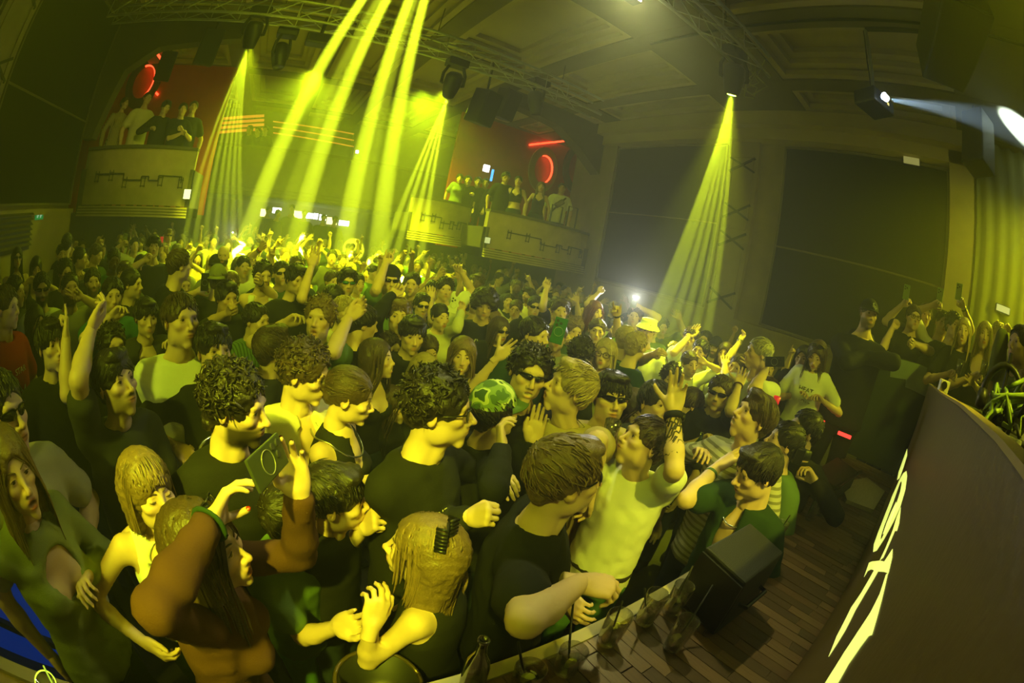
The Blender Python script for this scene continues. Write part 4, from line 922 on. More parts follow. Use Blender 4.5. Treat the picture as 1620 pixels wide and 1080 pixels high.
# monitor wedge on the stage edge
T = [on('z', SZ+.27, *q) for q in ((1117, 865), (1187, 826), (1240, 873), (1180, 922))]; ctr = sum(T)/4
WEDGE = mat('speaker_paint', (.018, .018, .016), .55, .4, noise=.3, scale=60, bump=.3, bscale=300)
bt = [np.array([t[0]+.0, t[1], SZ+.005]) for t in T]; bt[0] = np.array([T[0][0]+.03, T[0][1]+.03, SZ+.005]); bt[3] = np.array([T[3][0]+.02, T[3][1]+.0, SZ+.005])
e = empty('stage_monitor', (ctr[0], ctr[1], SZ), 'black monitor speaker on the stage edge right of the six glasses', 'speaker')
rel(MB().hexa([bt[0], bt[1], bt[2], bt[3], T[0], T[1], T[2], T[3]]).build('cabinet', WEDGE, bevel=.008), e)
u_ = unit(T[3]-T[0]); v_ = unit(T[1]-T[0]); n_ = np.cross(v_, u_); n_ = n_ if n_[2] > 0 else -n_
fr = MB(); nn = unit(np.cross(T[3]-T[0], T[0]-bt[0])); nn = nn if nn @ (T[0]-ctr) > 0 else -nn
fr.hexa([p+nn*k for k in (.001, .008) for p in (bt[0]*.92+T[0]*.08+v_*0, bt[3]*.92+T[3]*.08, T[3]*.93+bt[3]*.07, T[0]*.93+bt[0]*.07)]); rel(fr.build('grille', mat('grille_metal', (.01, .01, .01), .4, .5)), e)
side = unit(np.cross(T[2]-T[3], T[3]-bt[3])); side = side if side @ (T[3]-ctr) > 0 else -side; hc_ = (T[3]+T[2]+bt[3]+bt[2])/4
rel(MB().tube([hc_-u_*0+unit(T[2]-T[3])*-.08, hc_+unit(T[2]-T[3])*-.07+side*.03, hc_+unit(T[2]-T[3])*.07+side*.03, hc_+unit(T[2]-T[3])*.08], .009).build('handle', BLACK), e)
e = empty('stage_monitor', on('z', SZ, 1325, 770), 'low black monitor speaker at the far stage edge beside the tall glasses', 'speaker')
P = [on('z', SZ+.16, *q) for q in ((1285, 745), (1325, 722), (1357, 745), (1322, 770))]; B = [np.array([p[0], p[1], SZ+.004]) for p in P]; rel(MB().hexa(B+P).build('cabinet', WEDGE, bevel=.008), e)
rel(MB().tube([P[2]+np.array([0, 0, -.02]), P[2]+np.array([.0, -.03, .01]), P[3]+np.array([0, -.03, .01]), P[3]+np.array([0, 0, -.02])], .008).build('handle', BLACK), e)
# ------------------------------------------------------------------ glasses
GLASS = thin_glass('drinking_glass', (.96, .97, .93), .12); DRINK = thin_glass('pale_drink', (.62, .72, .38)); REDDR = thin_glass('red_drink', (.5, .08, .03))
ICE = thin_glass('ice', (.88, .92, .88), .2); LIME_ = mat('lime_wedge', (.55, .60, .12), .5); STRAW = mat('black_straw', (.012, .012, .012), .35)
def tumbler(x, y, r, h, label, drink=DRINK, fill=.35, straw=None, lime=0, z=SZ, seed=0, grp=None):
    b = on('z', z, x, y) if y is not None else np.array(x); rg = random.Random(seed); e = empty('drinking_glass', b, label, 'glass', grp); n = 18
    def put(m, nm, mt, sm=True, par=e): o = m.build(nm, mt, par, smooth=sm); return o
    ib = .018
    put(MB().lathe([(0, .001), (r*.78, .001), (r*.84, .008), (r*.90, h*.3), (r, h-.002), (r-.001, h), (r-.003, h-.002), (r*.90-.003, h*.3), (r*.80, ib), (0, ib)], (0, 0, 0), n), 'vessel', GLASS)
    put(MB().lathe([(0, ib+.001), (r*.78, ib+.001), (r*.88-.004, h*fill), (0, h*fill)], (0, 0, 0), n), 'drink', drink)
    for k in range(3):
        c = np.array([rg.uniform(-.4, .4)*r, rg.uniform(-.4, .4)*r, ib+.02+k*.016]); R = rotm((rg.random(), rg.random(), 1), rg.random()*3); put(MB().obox(c, (.02, .02, .02), R), 'ice_cube', ICE, False)
    for k in range(lime):
        a = rg.random()*6; c = np.array([math.cos(a)*r*.3, math.sin(a)*r*.3, h*fill+.012]); R = rotm((1, rg.random(), 0), rg.uniform(.4, 1.3)); m = MB(); P = [c+R @ np.array([math.cos(t)*.021, math.sin(t)*.021, -.006]) for t in np.linspace(0, PI, 9)]; m.prism(P, R @ np.array([0, 0, .013])); put(m, 'lime_wedge', LIME_, False)
    if straw:
        t0 = on('z', z+.19, *straw)-b; put(MB().tube([(-t0[0]*.15, -t0[1]*.15, ib+.004), tuple(t0*.5+np.array([0, 0, .01])), tuple(t0)], .0036, 6), 'straw', STRAW)
    return e
tumbler(893, 1060, .041, .105, 'tumbler at the stage edge with two upright straws and clear drink', straw=(908, 940), seed=1, lime=1)
tumbler(960, 1015, .040, .135, 'tall glass with a slanted straw and lime, third from the left', straw=(985, 950), seed=2, lime=1, fill=.4)
tumbler(1018, 983, .039, .14, 'nearly empty tall glass between two straw glasses on the stage edge', straw=(1020, 930), seed=3, fill=.25)
tumbler(1060, 968, .039, .135, 'tall glass with a lime slice, nearest the black monitor', straw=(1096, 895), seed=4, lime=1, fill=.3)
tumbler(1062, 1024, .038, .14, 'glass standing alone behind the others on the planks, with a lemon wedge and straw', straw=(1128, 925), seed=5, lime=1, fill=.3)
tumbler(828, 1085, .042, .10, 'tumbler cut by the bottom edge with ice and a straw', straw=(820, 1015), seed=6, lime=1, fill=.45)
tumbler(1226, 852, .038, .10, 'short glass half hidden behind the black monitor', seed=7, straw=(1250, 815))
tumbler(1207, 850, .036, .09, 'small glass at the stage edge behind the black monitor', seed=9, fill=.3)
tumbler(1279, 822, .030, .19, 'tall beer glass with a red drink near the far stage edge', REDDR, .3, seed=8)
tumbler(1297, 814, .030, .16, 'tall beer glass with pale drink beside the red drink', DRINK, .3, seed=10, lime=1)
# bottle at the bottom edge
b = on('z', SZ+.01, 728, 1078); b = b*np.array([1, 1, 0])+np.array([0, 0, SZ]); BOT = thin_glass('bottle_glass', (.35, .42, .2), .15)
b = np.array([.40, .475, SZ]); e = empty('bottle', b, 'open glass bottle at the bottom edge of the stage', 'bottle'); rel(MB().lathe([(0, .0), (.03, .0), (.032, .01), (.032, .13), (.026, .16), (.015, .19), (.0125, .235), (.0145, .237), (.0145, .247), (.011, .248), (.010, .2), (0, .19)], b, 18).build('vessel', BOT, smooth=True), e)
# ------------------------------------------------------------------ DJ booth
BOOTH = mat('booth_board', (.10, .066, .030), .42, .35, noise=.15, scale=4, bump=.05, bscale=60)
xs = [3.45, 2.6, 1.9, 1.45, 1.1, .83, .6, .4, .2, -.2, -1.2]; zt = np.interp(xs[::-1], [-1.2, .4, .83, 1.45, 3.45], [2.215, 2.212, 2.202, 2.178, 2.117])[::-1]; YP = -.105
e = empty('dj_booth', (1.5, YP, SZ), 'tall dark dj booth front with lit lettering along its foot', 'dj booth')
m = MB()
for i in range(len(xs)-1):
    a, b, za, zb = xs[i], xs[i+1], zt[i], zt[i+1]
    m.hexa([(b, YP-.02, SZ), (a, YP-.02, SZ), (a, YP, SZ), (b, YP, SZ), (b, YP-.02, zb), (a, YP-.02, za), (a, YP, za), (b, YP, zb)])
rel(m.build('front_panel', BOOTH), e)
m = MB()
for i in range(len(xs)-1):
    a, b, za, zb = xs[i], xs[i+1], zt[i]+.001, zt[i+1]+.001
    m.hexa([(b, YP-.028, zb), (a, YP-.028, za), (a, YP+.003, za), (b, YP+.003, zb), (b, YP-.028, zb+.006), (a, YP-.028, za+.006), (a, YP+.003, za+.006), (b, YP+.003, zb+.006)])
rel(m.build('edge_strip', mat('booth_edge', (.30, .22, .08), .45)), e)
rel(MB().box((-1.2, -.95, 2.06), (3.2, YP-.03, 2.10)).build('table_top', mat('booth_top', (.03, .03, .028), .5)), e)
LET = mat('lit_letters', (.8, .8, .55), .5, emit=(.85, .95, .18), es=.95)
def glyph(P, name='letter', hole=None):
    P = [on('y', YP+.0006, 1250+x/2.7, 680+y/2.7) for x, y in P]
    if hole is None: rel(MB().prism(P, (0, .001, 0)).build(name, LET), e); return
    Hh = [on('y', YP+.0006, 1250+x/2.7, 680+y/2.7) for x, y in hole]; n = len(P); m = MB(); d = np.array([0, .001, 0])
    V = P+Hh+[p+d for p in P]+[p+d for p in Hh]; F = []
    for i in range(n):
        j = (i+1) % n; F += [[i, j, n+j, n+i], [2*n+i, 3*n+i, 3*n+j, 2*n+j], [i, 2*n+i, 2*n+j, j], [n+i, n+j, 3*n+j, 3*n+i]]
    rel(m.raw(V, F).build(name, LET), e)
glyph([(500, 80), (500, 108), (484, 160), (468, 205), (457, 214), (464, 178), (482, 128)])
glyph([(497, 175), (500, 196), (492, 255), (470, 330), (440, 395), (402, 465), (370, 515), (355, 521), (358, 488), (378, 432), (408, 355), (437, 280), (466, 215), (484, 184)], 'letter',
      [(476, 218), (477, 228), (471, 262), (452, 322), (430, 378), (407, 432), (393, 462), (386, 468), (389, 450), (401, 412), (420, 362), (442, 304), (460, 252), (470, 224)])
glyph([(453, 306), (455, 320), (436, 372), (404, 440), (396, 446), (412, 398), (432, 350)], 'letter_stroke')
glyph([(473, 330), (466, 398), (456, 432), (448, 430), (398, 545), (384, 556), (408, 505), (440, 425), (456, 372)])
glyph([(338, 566), (352, 561), (386, 558), (403, 562), (438, 508), (436, 545), (420, 612), (402, 606), (376, 604), (346, 595), (332, 602), (316, 628)])
glyph([(360, 598), (376, 604), (320, 700), (280, 768), (236, 856), (165, 968), (200, 880), (262, 757), (304, 696)])
glyph([(410, 618), (418, 612), (398, 700), (372, 800), (350, 875), (336, 880), (300, 928), (250, 1000), (205, 1080), (150, 1082), (176, 1040), (232, 950), (290, 862), (344, 780), (384, 700)])
# gear on the booth
GEAR = mat('gear_black', (.02, .02, .022), .35, .5); zt_ = 2.10
def gear(x0, x1, y0, y1, h, label, knobs=6):
    e = empty('dj_player', ((x0+x1)/2, (y0+y1)/2, zt_), label, 'dj gear'); rel(MB().box((x0, y0, zt_+.002), (x1, y1, zt_+h)).build('case', GEAR, bevel=.008), e); r = random.Random(knobs)
    for k in range(knobs): a, b = r.uniform(x0+.03, x1-.03), r.uniform(y0+.03, y1-.03); rel(MB().lathe([(0, .018), (.009, .018), (.011, 0)], (a, b, zt_+h), 10).build('knob', ALU if k % 3 == 0 else BLACK), e)
    c = ((x0+x1)/2, (y0+y1)/2+.02, zt_+h); rel(MB().lathe([(.075, 0), (.078, .008), (.07, .012), (0, .012)], c, 20).build('jog_wheel', BLACK, smooth=True), e)
gear(.62, .92, -.62, -.30, .06, 'black dj player nearest on the booth'); gear(.98, 1.28, -.62, -.30, .06, 'black dj player in the middle of the booth', 8); gear(1.36, 1.66, -.62, -.30, .06, 'black dj player at the far end of the booth', 7)
GRN = mat('green_cable', (.22, .32, .05), .45); r = random.Random(11)
for k in range(14):
    a, b = CAM+ray(r.uniform(1540, 1612), r.uniform(640, 690))*r.uniform(.9, 1.5), CAM+ray(r.uniform(1555, 1618), r.uniform(630, 700))*r.uniform(.9, 1.3); a[2] = max(a[2], 2.11); b[2] = max(b[2], 2.11); q = [a]
    for i in range(4): q.append(a+(b-a)*(i+1)/5+np.array([r.uniform(-.05, .05), r.uniform(-.05, .05), r.uniform(.0, .07)]))
    tag(MB().tube(q+[b], .006, 6).build('cable', GRN if k % 3 else BLACK, smooth=True), ('green' if k % 3 else 'black')+' cable tangled among the dj gear on the booth', 'cable', ('green' if k % 3 else 'black')+' cables on the dj booth')
c = CAM+ray(1584, 628)*1.15; e = empty('headphones', c, 'headphones standing on the booth among green cables', 'headphones')
V, F = tube([c+np.array([math.cos(t)*.015, math.cos(t)*.058, math.sin(t)*.07]) for t in np.linspace(-.3, PI+.3, 14)], .009, 6); rel(MB().raw(V, F).build('headband', BLACK, smooth=True), e)
rel(MB().bar((c[0], c[1], 2.10), c+np.array([0, 0, .1]), .006).build('stand', BLACK), e)
for s in (1, -1): rel(MB().lathe([(0, .014), (.022, .013), (.026, 0), (.022, -.012), (0, -.013)], c+np.array([.015*s, .058*s, -.02]), 16, rotm((1, 0, 0), PI/2)).build('ear_cup', BLACK, smooth=True), e)
c = CAM+ray(1493, 611)*1.9; e = empty('pocket_camera', c, 'small bright action camera standing on the booth edge', 'camera'); rel(MB().obox(c, (.03, .05, .05), rotm((0, 0, 1), .4)).build('body', mat('silver_case', (.7, .65, .55), .3), bevel=.005), e); rel(MB().lathe([(0, .012), (.014, .012), (.016, 0)], c+np.array([-.016, 0, .005]), 14, rotm((0, 1, 0), -PI/2)).build('lens', BLACK), e); rel(MB().bar(c+np.array([0, 0, -.02]), c+np.array([.04, -.05, -.16]), .006).build('stand', GRN), e)
# side panel with worn film, wing platform
e = empty('side_panel', (4.3, 0, SZ), 'dark green side panel with torn grey film beside the man in the cap', 'panel'); XS = 4.28
rel(MB().hexa([(XS, -1.4, SZ), (XS+.04, -1.4, SZ), (XS+.04, .5, SZ), (XS, .5, SZ), (XS, -1.4, 2.27), (XS+.04, -1.4, 2.27), (XS+.04, .5, 2.2), (XS, .5, 2.2)]).build('board', mat('panel_green', (.030, .045, .022), .5, .3, noise=.2, scale=4)), e)
P = [on('x', XS-.001, *q) for q in ((1392, 563), (1388, 577), (1404, 576), (1409, 584), (1408, 596), (1420, 598), (1433, 600), (1432, 612), (1446, 618), (1466, 628), (1500, 640), (1560, 650), (1543, 617), (1493, 594), (1457, 577), (1410, 564))]
rel(MB().prism(P, (-.004, 0, 0)).build('grey_film', mat('grey_film', (.20, .25, .22), .35, .4, noise=.3, scale=8)), e)
WZ = .86
struct(MB().box((4.34, YF, 0), (XR+2, .95, WZ)).build('floor_wing', FLOORM)); struct(MB().box((3.55, YE+.02, 0), (4.34, .95, .45)).build('floor_step', FLOORM))
for q in ((1300, 668), (1330, 688)):
    a = on('z', .95, *q)
for (x1, y1, x2, y2) in ((1296, 664, 1304, 668), (1326, 684, 1346, 692)):
    a, b = on('x', 3.7, x1, y1), on('x', 3.7, x2, y2); tag(MB().bar(a, b, .016).build('red_step_light', emis('step_red', (1, .03, .02), 3.5)), 'red step light at the foot of the man in the black cap' if x1 > 1310 else 'short red step light left of the man in the black cap', 'light')
# blue lit stairwell at the lower left
BL = mat('blue_lit_board', (.01, .05, .30), .6, emit=(.0, .05, .45), es=.22); e = empty('stair_barrier', (-2.0, 1.25, 0), 'blue lit panel behind dark rails at the lower left corner', 'barrier')  # blue led light put into the board's colour and glow
rel(MB().box((-3.4, 1.24, 0), (-1.12, 1.28, 1.12)).build('board', BL), e)
for a, b in (((-3.4, 1.17, .98), (-1.10, 1.17, .86)), ((-3.4, 1.17, .55), (-1.10, 1.17, .38)), ((-1.75, 1.17, 1.15), (-1.5, 1.17, 0)), ((-1.15, 1.17, 1.15), (-1.12, 1.17, 0))): rel(MB().bar(a, b, .032).build('rail', BLACK), e)
p = on('z', SZ+.1, 72, 1080); e = empty('lit_glass', p-np.array([0, 0, .1]), 'glass with a glowing rim at the bottom left edge', 'glass'); q = p-np.array([0, 0, .1])
rel(MB().lathe([(0, .0), (.03, 0), (.034, .05), (.04, .1), (.037, .1), (.03, .02), (0, .02)], q, 18).build('vessel', GLASS, smooth=True), e); V, F = tube([q+np.array([math.cos(t)*.039, math.sin(t)*.039, .1]) for t in np.linspace(0, 2*PI, 25)], .0022, 5); rel(MB().raw(V, F).build('glowing_rim', emis('rim_glow', (.7, 1, .05), 1.6)), e); rel(MB().bar(q+np.array([0, 0, .02]), q+np.array([.02, .03, .14]), .003).build('straw', emis('straw_glow', (.7, 1, .05), .8)), e)  # neon light caught on rim and straw put in as glow

c = on('z', 1.12, 598, 1075); e = empty('bin', (c[0], c[1], 0), 'dark round bin at the bottom edge before the blond woman', 'bin'); rel(MB().lathe([(0, .0), (.10, 0), (.125, 1.1), (.118, 1.1), (.11, .95), (0, .95)], (c[0], c[1], 0), 24).build('body', BLACK, smooth=True), e); V, F = tube([(c[0]+math.cos(t)*.124, c[1]+math.sin(t)*.124, 1.105) for t in np.linspace(0, 2*PI, 29)], .007, 6); rel(MB().raw(V, F).build('rim', mat('dark_bronze', (.10, .07, .03), .3, .5, .5), smooth=True), e)
# ------------------------------------------------------------------ people: materials and placing
SKIN = mat('skin', (.6, .4, .3), .48, .35, obj=True, attr=True, bump=.04, bscale=140)
HAIRM = mat('hair_strands', (.1, .06, .03), .42, .5, obj=True, attr=True, noise=.35, scale=60, bump=.25, bscale=160)
CLOTH = mat('cotton', (.5, .5, .5), .85, .15, obj=True, noise=.10, scale=14, bump=.12, bscale=240)
DENIM = mat('trouser_cloth', (.5, .5, .5), .85, .15, obj=True, attr=True, noise=.2, scale=40)
NAIL = mat('red_nail', (.35, .01, .01), .25, .5); LENSB = mat('dark_lens', (.008, .008, .008), .08, .6); LENSM = mat('mirror_lens', (.10, .35, .38), .08, .8, .6); FRAME = mat('black_frame', (.01, .01, .01), .3, .5)
CLEAR = thin_glass('spectacle_glass', (.95, .96, .95), .06); CAPM = mat('cap_cloth', (.5, .5, .5), .8, .2, obj=True, noise=.15, scale=30)
SILVER = mat('silver', (.8, .8, .75), .25, .5, 1.0)
def pattern(name, build):
    m = mat(name, (.5, .5, .5), .85, .15, obj=True); N, L = nodes(m); b = N['Principled BSDF']; oi = [n for n in N if n.type == 'OBJECT_INFO'][0]; tc = N.new('ShaderNodeTexCoord')
    mx = N.new('ShaderNodeMix'); mx.data_type = 'RGBA'; mx.blend_type = 'MULTIPLY'; mx.inputs[0].default_value = 1; L.new(oi.outputs['Color'], mx.inputs[6])
    L.new(build(N, L, tc.outputs['Object']), mx.inputs[7]); L.new(mx.outputs[2], b.inputs['Base Color']); return m
def _ramp(N, L, src, stops):
    r = N.new('ShaderNodeValToRGB'); L.new(src, r.inputs[0]); e = r.color_ramp; e.interpolation = 'CONSTANT'
    while len(e.elements) < len(stops): e.elements.new(.5)
    for q, (p, c) in zip(e.elements, stops): q.position = p; q.color = (*c, 1)
    return r.outputs[0]
def _wave(N, L, co, sc, d='Z'):
    w = N.new('ShaderNodeTexWave'); w.bands_direction = d; w.inputs['Scale'].default_value = sc; w.inputs['Distortion'].default_value = .6; w.inputs['Detail'].default_value = 0; L.new(co, w.inputs[0]); return w.outputs['Fac']
STRIPE = pattern('striped_knit', lambda N, L, co: _ramp(N, L, _wave(N, L, co, 9), [(0, (1, 1, 1)), (.62, (.45, .45, .40))]))
VSTRIPE = pattern('pinstriped_cotton', lambda N, L, co: _ramp(N, L, _wave(N, L, co, 14, 'X'), [(0, (1, 1, 1)), (.66, (.25, .35, .25))]))
def _camo(N, L, co):
    n = N.new('ShaderNodeTexNoise'); n.inputs['Scale'].default_value = 15; n.inputs['Detail'].default_value = 1.5; L.new(co, n.inputs['Vector']); return _ramp(N, L, n.outputs[0], [(0, (.10, .16, .06)), (.45, (.25, .33, .12)), (.53, (.62, .62, .34)), (.62, (.06, .10, .04))])
CAMO = pattern('camouflage_cotton', _camo)
def _check(N, L, co):
    c = N.new('ShaderNodeTexChecker'); c.inputs['Scale'].default_value = 26; c.inputs[1].default_value = (1, 1, 1, 1); c.inputs[2].default_value = (.15, .2, .12, 1); L.new(co, c.inputs[0]); return c.outputs[0]
CHECK = pattern('checked_flannel', _check)
PAT = {'stripe': STRIPE, 'vstripe': VSTRIPE, 'check': CHECK}
TONE = dict(blk=(.016, .016, .017), char=(.04, .04, .042), dkg=(.02, .045, .022), grn=(.10, .17, .06), wht=(.72, .72, .68), cream=(.62, .56, .40), grey=(.28, .28, .26), tan=(.42, .32, .18), red=(.32, .02, .02), brn=(.085, .038, .02), olive=(.16, .17, .05), teal=(.05, .16, .12), navy=(.02, .03, .06), jean=(.06, .10, .16), gjean=(.10, .24, .07), khaki=(.22, .26, .10), bone=(.52, .50, .42))
SK = dict(lt=(.62, .43, .30), md=(.50, .33, .21), dk=(.13, .075, .045)); HC = dict(dk=(.022, .016, .012), br=(.075, .045, .022), lb=(.19, .12, .055), bl=(.42, .31, .14), gr=(.4, .37, .3), rd=(.16, .05, .02))
PEOPLE = []; NSEED = [0]
def mk(name, data, parent, col=None):
    o = bpy.data.objects.new(name, data); COL.objects.link(o); o.parent = parent
    if col is not None: o.color = (*col, 1)
    return o
def put_figure(sp, loc, psi, label, group=None, tone=None):
    F = figure(sp); col = lambda c: TONE[c] if isinstance(c, str) else c
    body = bpy.data.objects.new('person', F['skin'].data('person_body', [SKIN])); COL.objects.link(body); body.location = loc; body.rotation_euler = (0, 0, psi); body.color = (*sp['skin'], 1)
    tag(body, label, 'person', group)
    T = sp['top']; nm = {'tee': 'tee_shirt', 'long': 'jumper', 'tank': 'tank_top', 'shirt': 'shirt', 'longshirt': 'shirt', 'hoodie': 'hooded_jacket', 'halter': 'halter_top', 'strap': 'strap_top', 'cardigan': 'cardigan', 'crop': 'crop_top'}[T]
    mk(nm, F['top'].data(nm, [PAT.get(sp.get('pat'), CLOTH)]), body, col(sp['topc']))
    if F.get('legs'): mk('trousers', F['legs'].data('trousers', [DENIM]), body, col(sp.get('legc', 'navy')))
    h = None
    if F.get('hair'): h = mk('hair', F['hair'].data('hair', [HAIRM]), body, sp['hairc'])
    if F['nails'] and F['nails'].n: mk('fingernails', F['nails'].data('fingernails', [NAIL]), body)['kind'] = 'stuff'
    def wear(g, name, m, c=None, par=body, sc=1):
        g.V = [F['xf'](v*sc) for v in g.V]; return mk(name, g.data(name, [m]), par, c)
    x = sp.get('wear', ())
    if 'shades' in x or 'mirror' in x or 'wrap' in x:
        G, L = shades_geo(F['w'], 'wrap' in x, 'big' in x); o = wear(G, 'sunglasses', FRAME); wear(L, 'lenses', LENSM if 'mirror' in x else LENSB, None, o)
    if 'glasses' in x: G, L = glasses_geo(F['w']); o = wear(G, 'spectacles', FRAME); wear(L, 'lenses', CLEAR, None, o)
    for k in ('cap', 'capback', 'bucket'):
        if k in x:
            hairt = {'short': .013, 'curly': .02}.get(sp['hair'], .01)
            a, b = cap_geo(F['w'], k); a.V = [v*(1+hairt*2.2) for v in a.V]; o = wear(a, 'bucket_hat' if k == 'bucket' else 'cap', CAMO if sp.get('capc') == 'camo' else CAPM, (.9, 1, .8) if sp.get('capc') == 'camo' else col(sp.get('capc', 'blk')))
            if b.n: b.V = [v*(1+hairt*2.2) for v in b.V]; wear(b, 'visor', CAPM, TONE['grn'] if sp.get('capc') == 'camo' else col(sp.get('capc', 'blk')), o)
    if 'headup' in x:
        G, L = shades_geo(F['w']); R_ = rotm((1, 0, 0), .75); 
        for g in (G, L): g.V = [(np.asarray(v) @ R_.T)*1.1+np.array([0, .0, .045]) for v in g.V]
        o = wear(G, 'sunglasses', FRAME); wear(L, 'lenses', LENSB, None, o)
    def band(q, t, r, th, name, c, m=None):
        A = F['arms'][q]; d = unit(A['W']-A['E']); c0 = A['W']-d*t; x_ = unit(np.cross(d, (0, .3, 1))); y_ = np.cross(d, x_); P = [c0+x_*math.cos(a)*r+y_*math.sin(a)*r for a in np.linspace(0, 2*PI, 17)]; g = Geo(); V, Fc = tube(P, th, 6, 2.2 if name in ('wristband', 'watch_strap') else 1, False); g.add(V, Fc)
        o = mk(name, g.data(name, [m or CAPM]), body, col(c) if c else None)
        if name == 'watch_strap':
            g2 = MB(); f_ = x_; p = c0+f_*(r+.006); g2.lathe([(0, .006), (.016, .005), (.019, 0), (.019, -.006)], p, 14, np.stack([y_, d, f_], 1)); o2 = g2.build('watch_face', FRAME, o)
    for b in sp.get('bands', ()): band(*b)
    if sp.get('chain'):
        nb = F['nb']; g = Geo(); zs, cx, cy, a, b = F['prof']; rr = sp['chain']
        P = [nb+np.array([math.sin(t)*(.088+.02*abs(math.sin(t))), -.01+.104*math.cos(t)+(.024 if math.cos(t) > 0 else 0), .03-.085*max(0, math.cos(t))*rr-.01*math.sin(t)**2]) for t in np.linspace(0, 2*PI, 41)]
        V, Fc = tube(P, np.where(np.arange(41) % 2, .0052, .0036), 6, 1, False); g.add(V, Fc); mk('neck_chain', g.data('neck_chain', [SILVER]), body)
    for tx, (lx_, lz), size, c in sp.get('prints', ()):
        cu = bpy.data.curves.new('print', 'FONT'); cu.body = tx; cu.size = size; cu.extrude = .001; cu.align_x = 'CENTER'; tmp = bpy.data.objects.new('tmp', cu); me = bpy.data.meshes.new_from_object(tmp); bpy.data.objects.remove(tmp)
        zs, cx, cy, a, b = F['prof']; z = lz*F['s']; yb = np.interp(z, zs, cy)+np.interp(z, zs, b)*math.sqrt(max(.1, 1-(lx_/np.interp(z, zs, a))**2))+.030
        me.materials.clear(); me.materials.append(CAPM); o = mk('print', me, body, col(c)); o.location = (lx_+np.interp(z, zs, cx), yb, z); o.rotation_euler = (PI/2, 0, PI - lx_*2.0)
    o = dict(F=F, body=body, psi=psi, loc=np.array(loc)); PEOPLE.append(o); return o
def w2l(v, psi): c, s = math.cos(-psi), math.sin(-psi); v = np.asarray(v, float); return np.array([c*v[0]-s*v[1], s*v[0]+c*v[1], v[2]])
def l2w(P, v): c, s = math.cos(P['psi']), math.sin(P['psi']); v = np.asarray(v, float); return P['loc']+np.array([c*v[0]-s*v[1], s*v[0]+c*v[1], v[2]])
def person(x, y, label, s=None, hz=None, fa=0, bfa=None, pitch=0, tilt=0, fem=False, face=None, hair='short', hc='dk', skin='lt', top='tee', topc='blk', lean=(0, .02), bulk=1.0, floor=0, arms=(), lod=None, D=None, wear=(), group=None, **kw):
    NSEED[0] += 1; sd = NSEED[0]; r = random.Random(sd); d = ray(x, y); hs = 1.0 if not fem else .95
    if D is None:
        if s: D = .235*hs*FPX/s
        else: D = ((hz or floor+(1.68 if not fem else 1.58))-CAMZ)/d[2]
    if not floor:
        while (CAM+d*D)[0] < -3.42 or (CAM+d*D)[0] > 6.15: D *= .98
    hw = CAM+d*D; hgt = hw[2]-floor+.122*hs
    if lod is None: lod = 0 if D < 2.45 else (1 if D < 6.2 else 2)
    c = -unit([d[0], d[1], 0]); rt = np.array([d[1], -d[0], 0]); rt = unit(rt)
    vec = lambda a: math.cos(math.radians(a))*c + math.sin(math.radians(a))*rt
    if bfa is None: bfa = fa*.75
    fb = vec(bfa); ff = vec(fa); psi = math.atan2(-fb[0], fb[1]); dy = math.atan2(-ff[0], ff[1])-psi
    if D < 2.7: pitch += 9
    HR = rotm((0, 0, 1), dy) @ rotm((1, 0, 0), math.radians(pitch)) @ rotm((0, 1, 0), math.radians(tilt))
    lx, ly = lean; cc, ss = math.cos(psi), math.sin(psi); off = np.array([lx, ly+.03*hgt/1.75]); loc = (hw[0]-(cc*off[0]-ss*off[1]), hw[1]-(ss*off[0]+cc*off[1]), floor)
    A = {}
    for a in arms:
        q = 1 if a[0] == 'R' else -1; o = a[4] if len(a) > 4 else {}
        sl = np.array([lx+q*.17, ly, hgt*.79]); Sw = np.array(loc)+np.array([cc*sl[0]-ss*sl[1], ss*sl[0]+cc*sl[1], sl[2]])
        dr = ray(a[1], a[2]); t = o['D'] if 'D' in o else (Sw-CAM) @ dr + o.get('f', -.10); Hw = CAM+dr*t; e = dict(H=w2l(Hw-np.array(loc), psi), pose=a[3])
        if 'elbow' in o: e.update(cam=w2l(CAM-np.array(loc), psi), hray=w2l(dr, psi), eray=w2l(ray(*o['elbow']), psi), t=t)
        if 'elbow' in o: de = ray(*o['elbow']); te = (Sw-CAM) @ de + o.get('ef', -.05); e['hint'] = w2l(CAM+de*te-Sw, psi)
        pm = o.get('palm', 'cam' if a[3] in ('open', 'wave', 'peace', 'horns', 'point', 'flat') else None)
        if pm == 'cam': e['palm'] = w2l(-dr, psi)
        elif pm == 'away': e['palm'] = w2l(dr, psi)
        elif pm == 'left': e['palm'] = w2l(-rt, psi)
        elif pm == 'right': e['palm'] = w2l(rt, psi)
        elif pm is not None: e['palm'] = w2l(pm, psi)
        if 'tip' in o: dt = ray(*o['tip']); e['dir'] = w2l(CAM+dt*(t+o.get('tf', 0))-Hw, psi)
        A[q] = e
    sp = dict(lod=lod, fem=fem, h=hgt, top=top, topc=topc, face=face or (r.choice(('f0', 'f1', 'f2')) if fem else r.choice(('m0', 'm1', 'm2', 'm3', 'm4'))), lean=lean, HR=HR, bulk=bulk, arms=A, hair=hair, hairc=HC[hc], skin=SK[skin], seed=sd, wear=wear, hs=hs)
    sp.update(kw); P = put_figure(sp, loc, psi, label, group); P['hands'] = {q: l2w(P, P['F']['arms'][q]['H']) for q in (1, -1)}; P['D'] = D; P['sp'] = sp; P['label'] = label; P['hw'] = hw; return P
RINGM = mat('phone_ring', (.4, .4, .3), .3, .5, .5)
PHONE = mat('phone_glass', (.02, .025, .03), .15, .6); CASE = mat('phone_case', (.16, .18, .08), .4, .4); PLENS = mat('phone_lens', (.05, .05, .06), .05, .8)
SCRN = emis('phone_screen', (.55, .8, .3), .6)
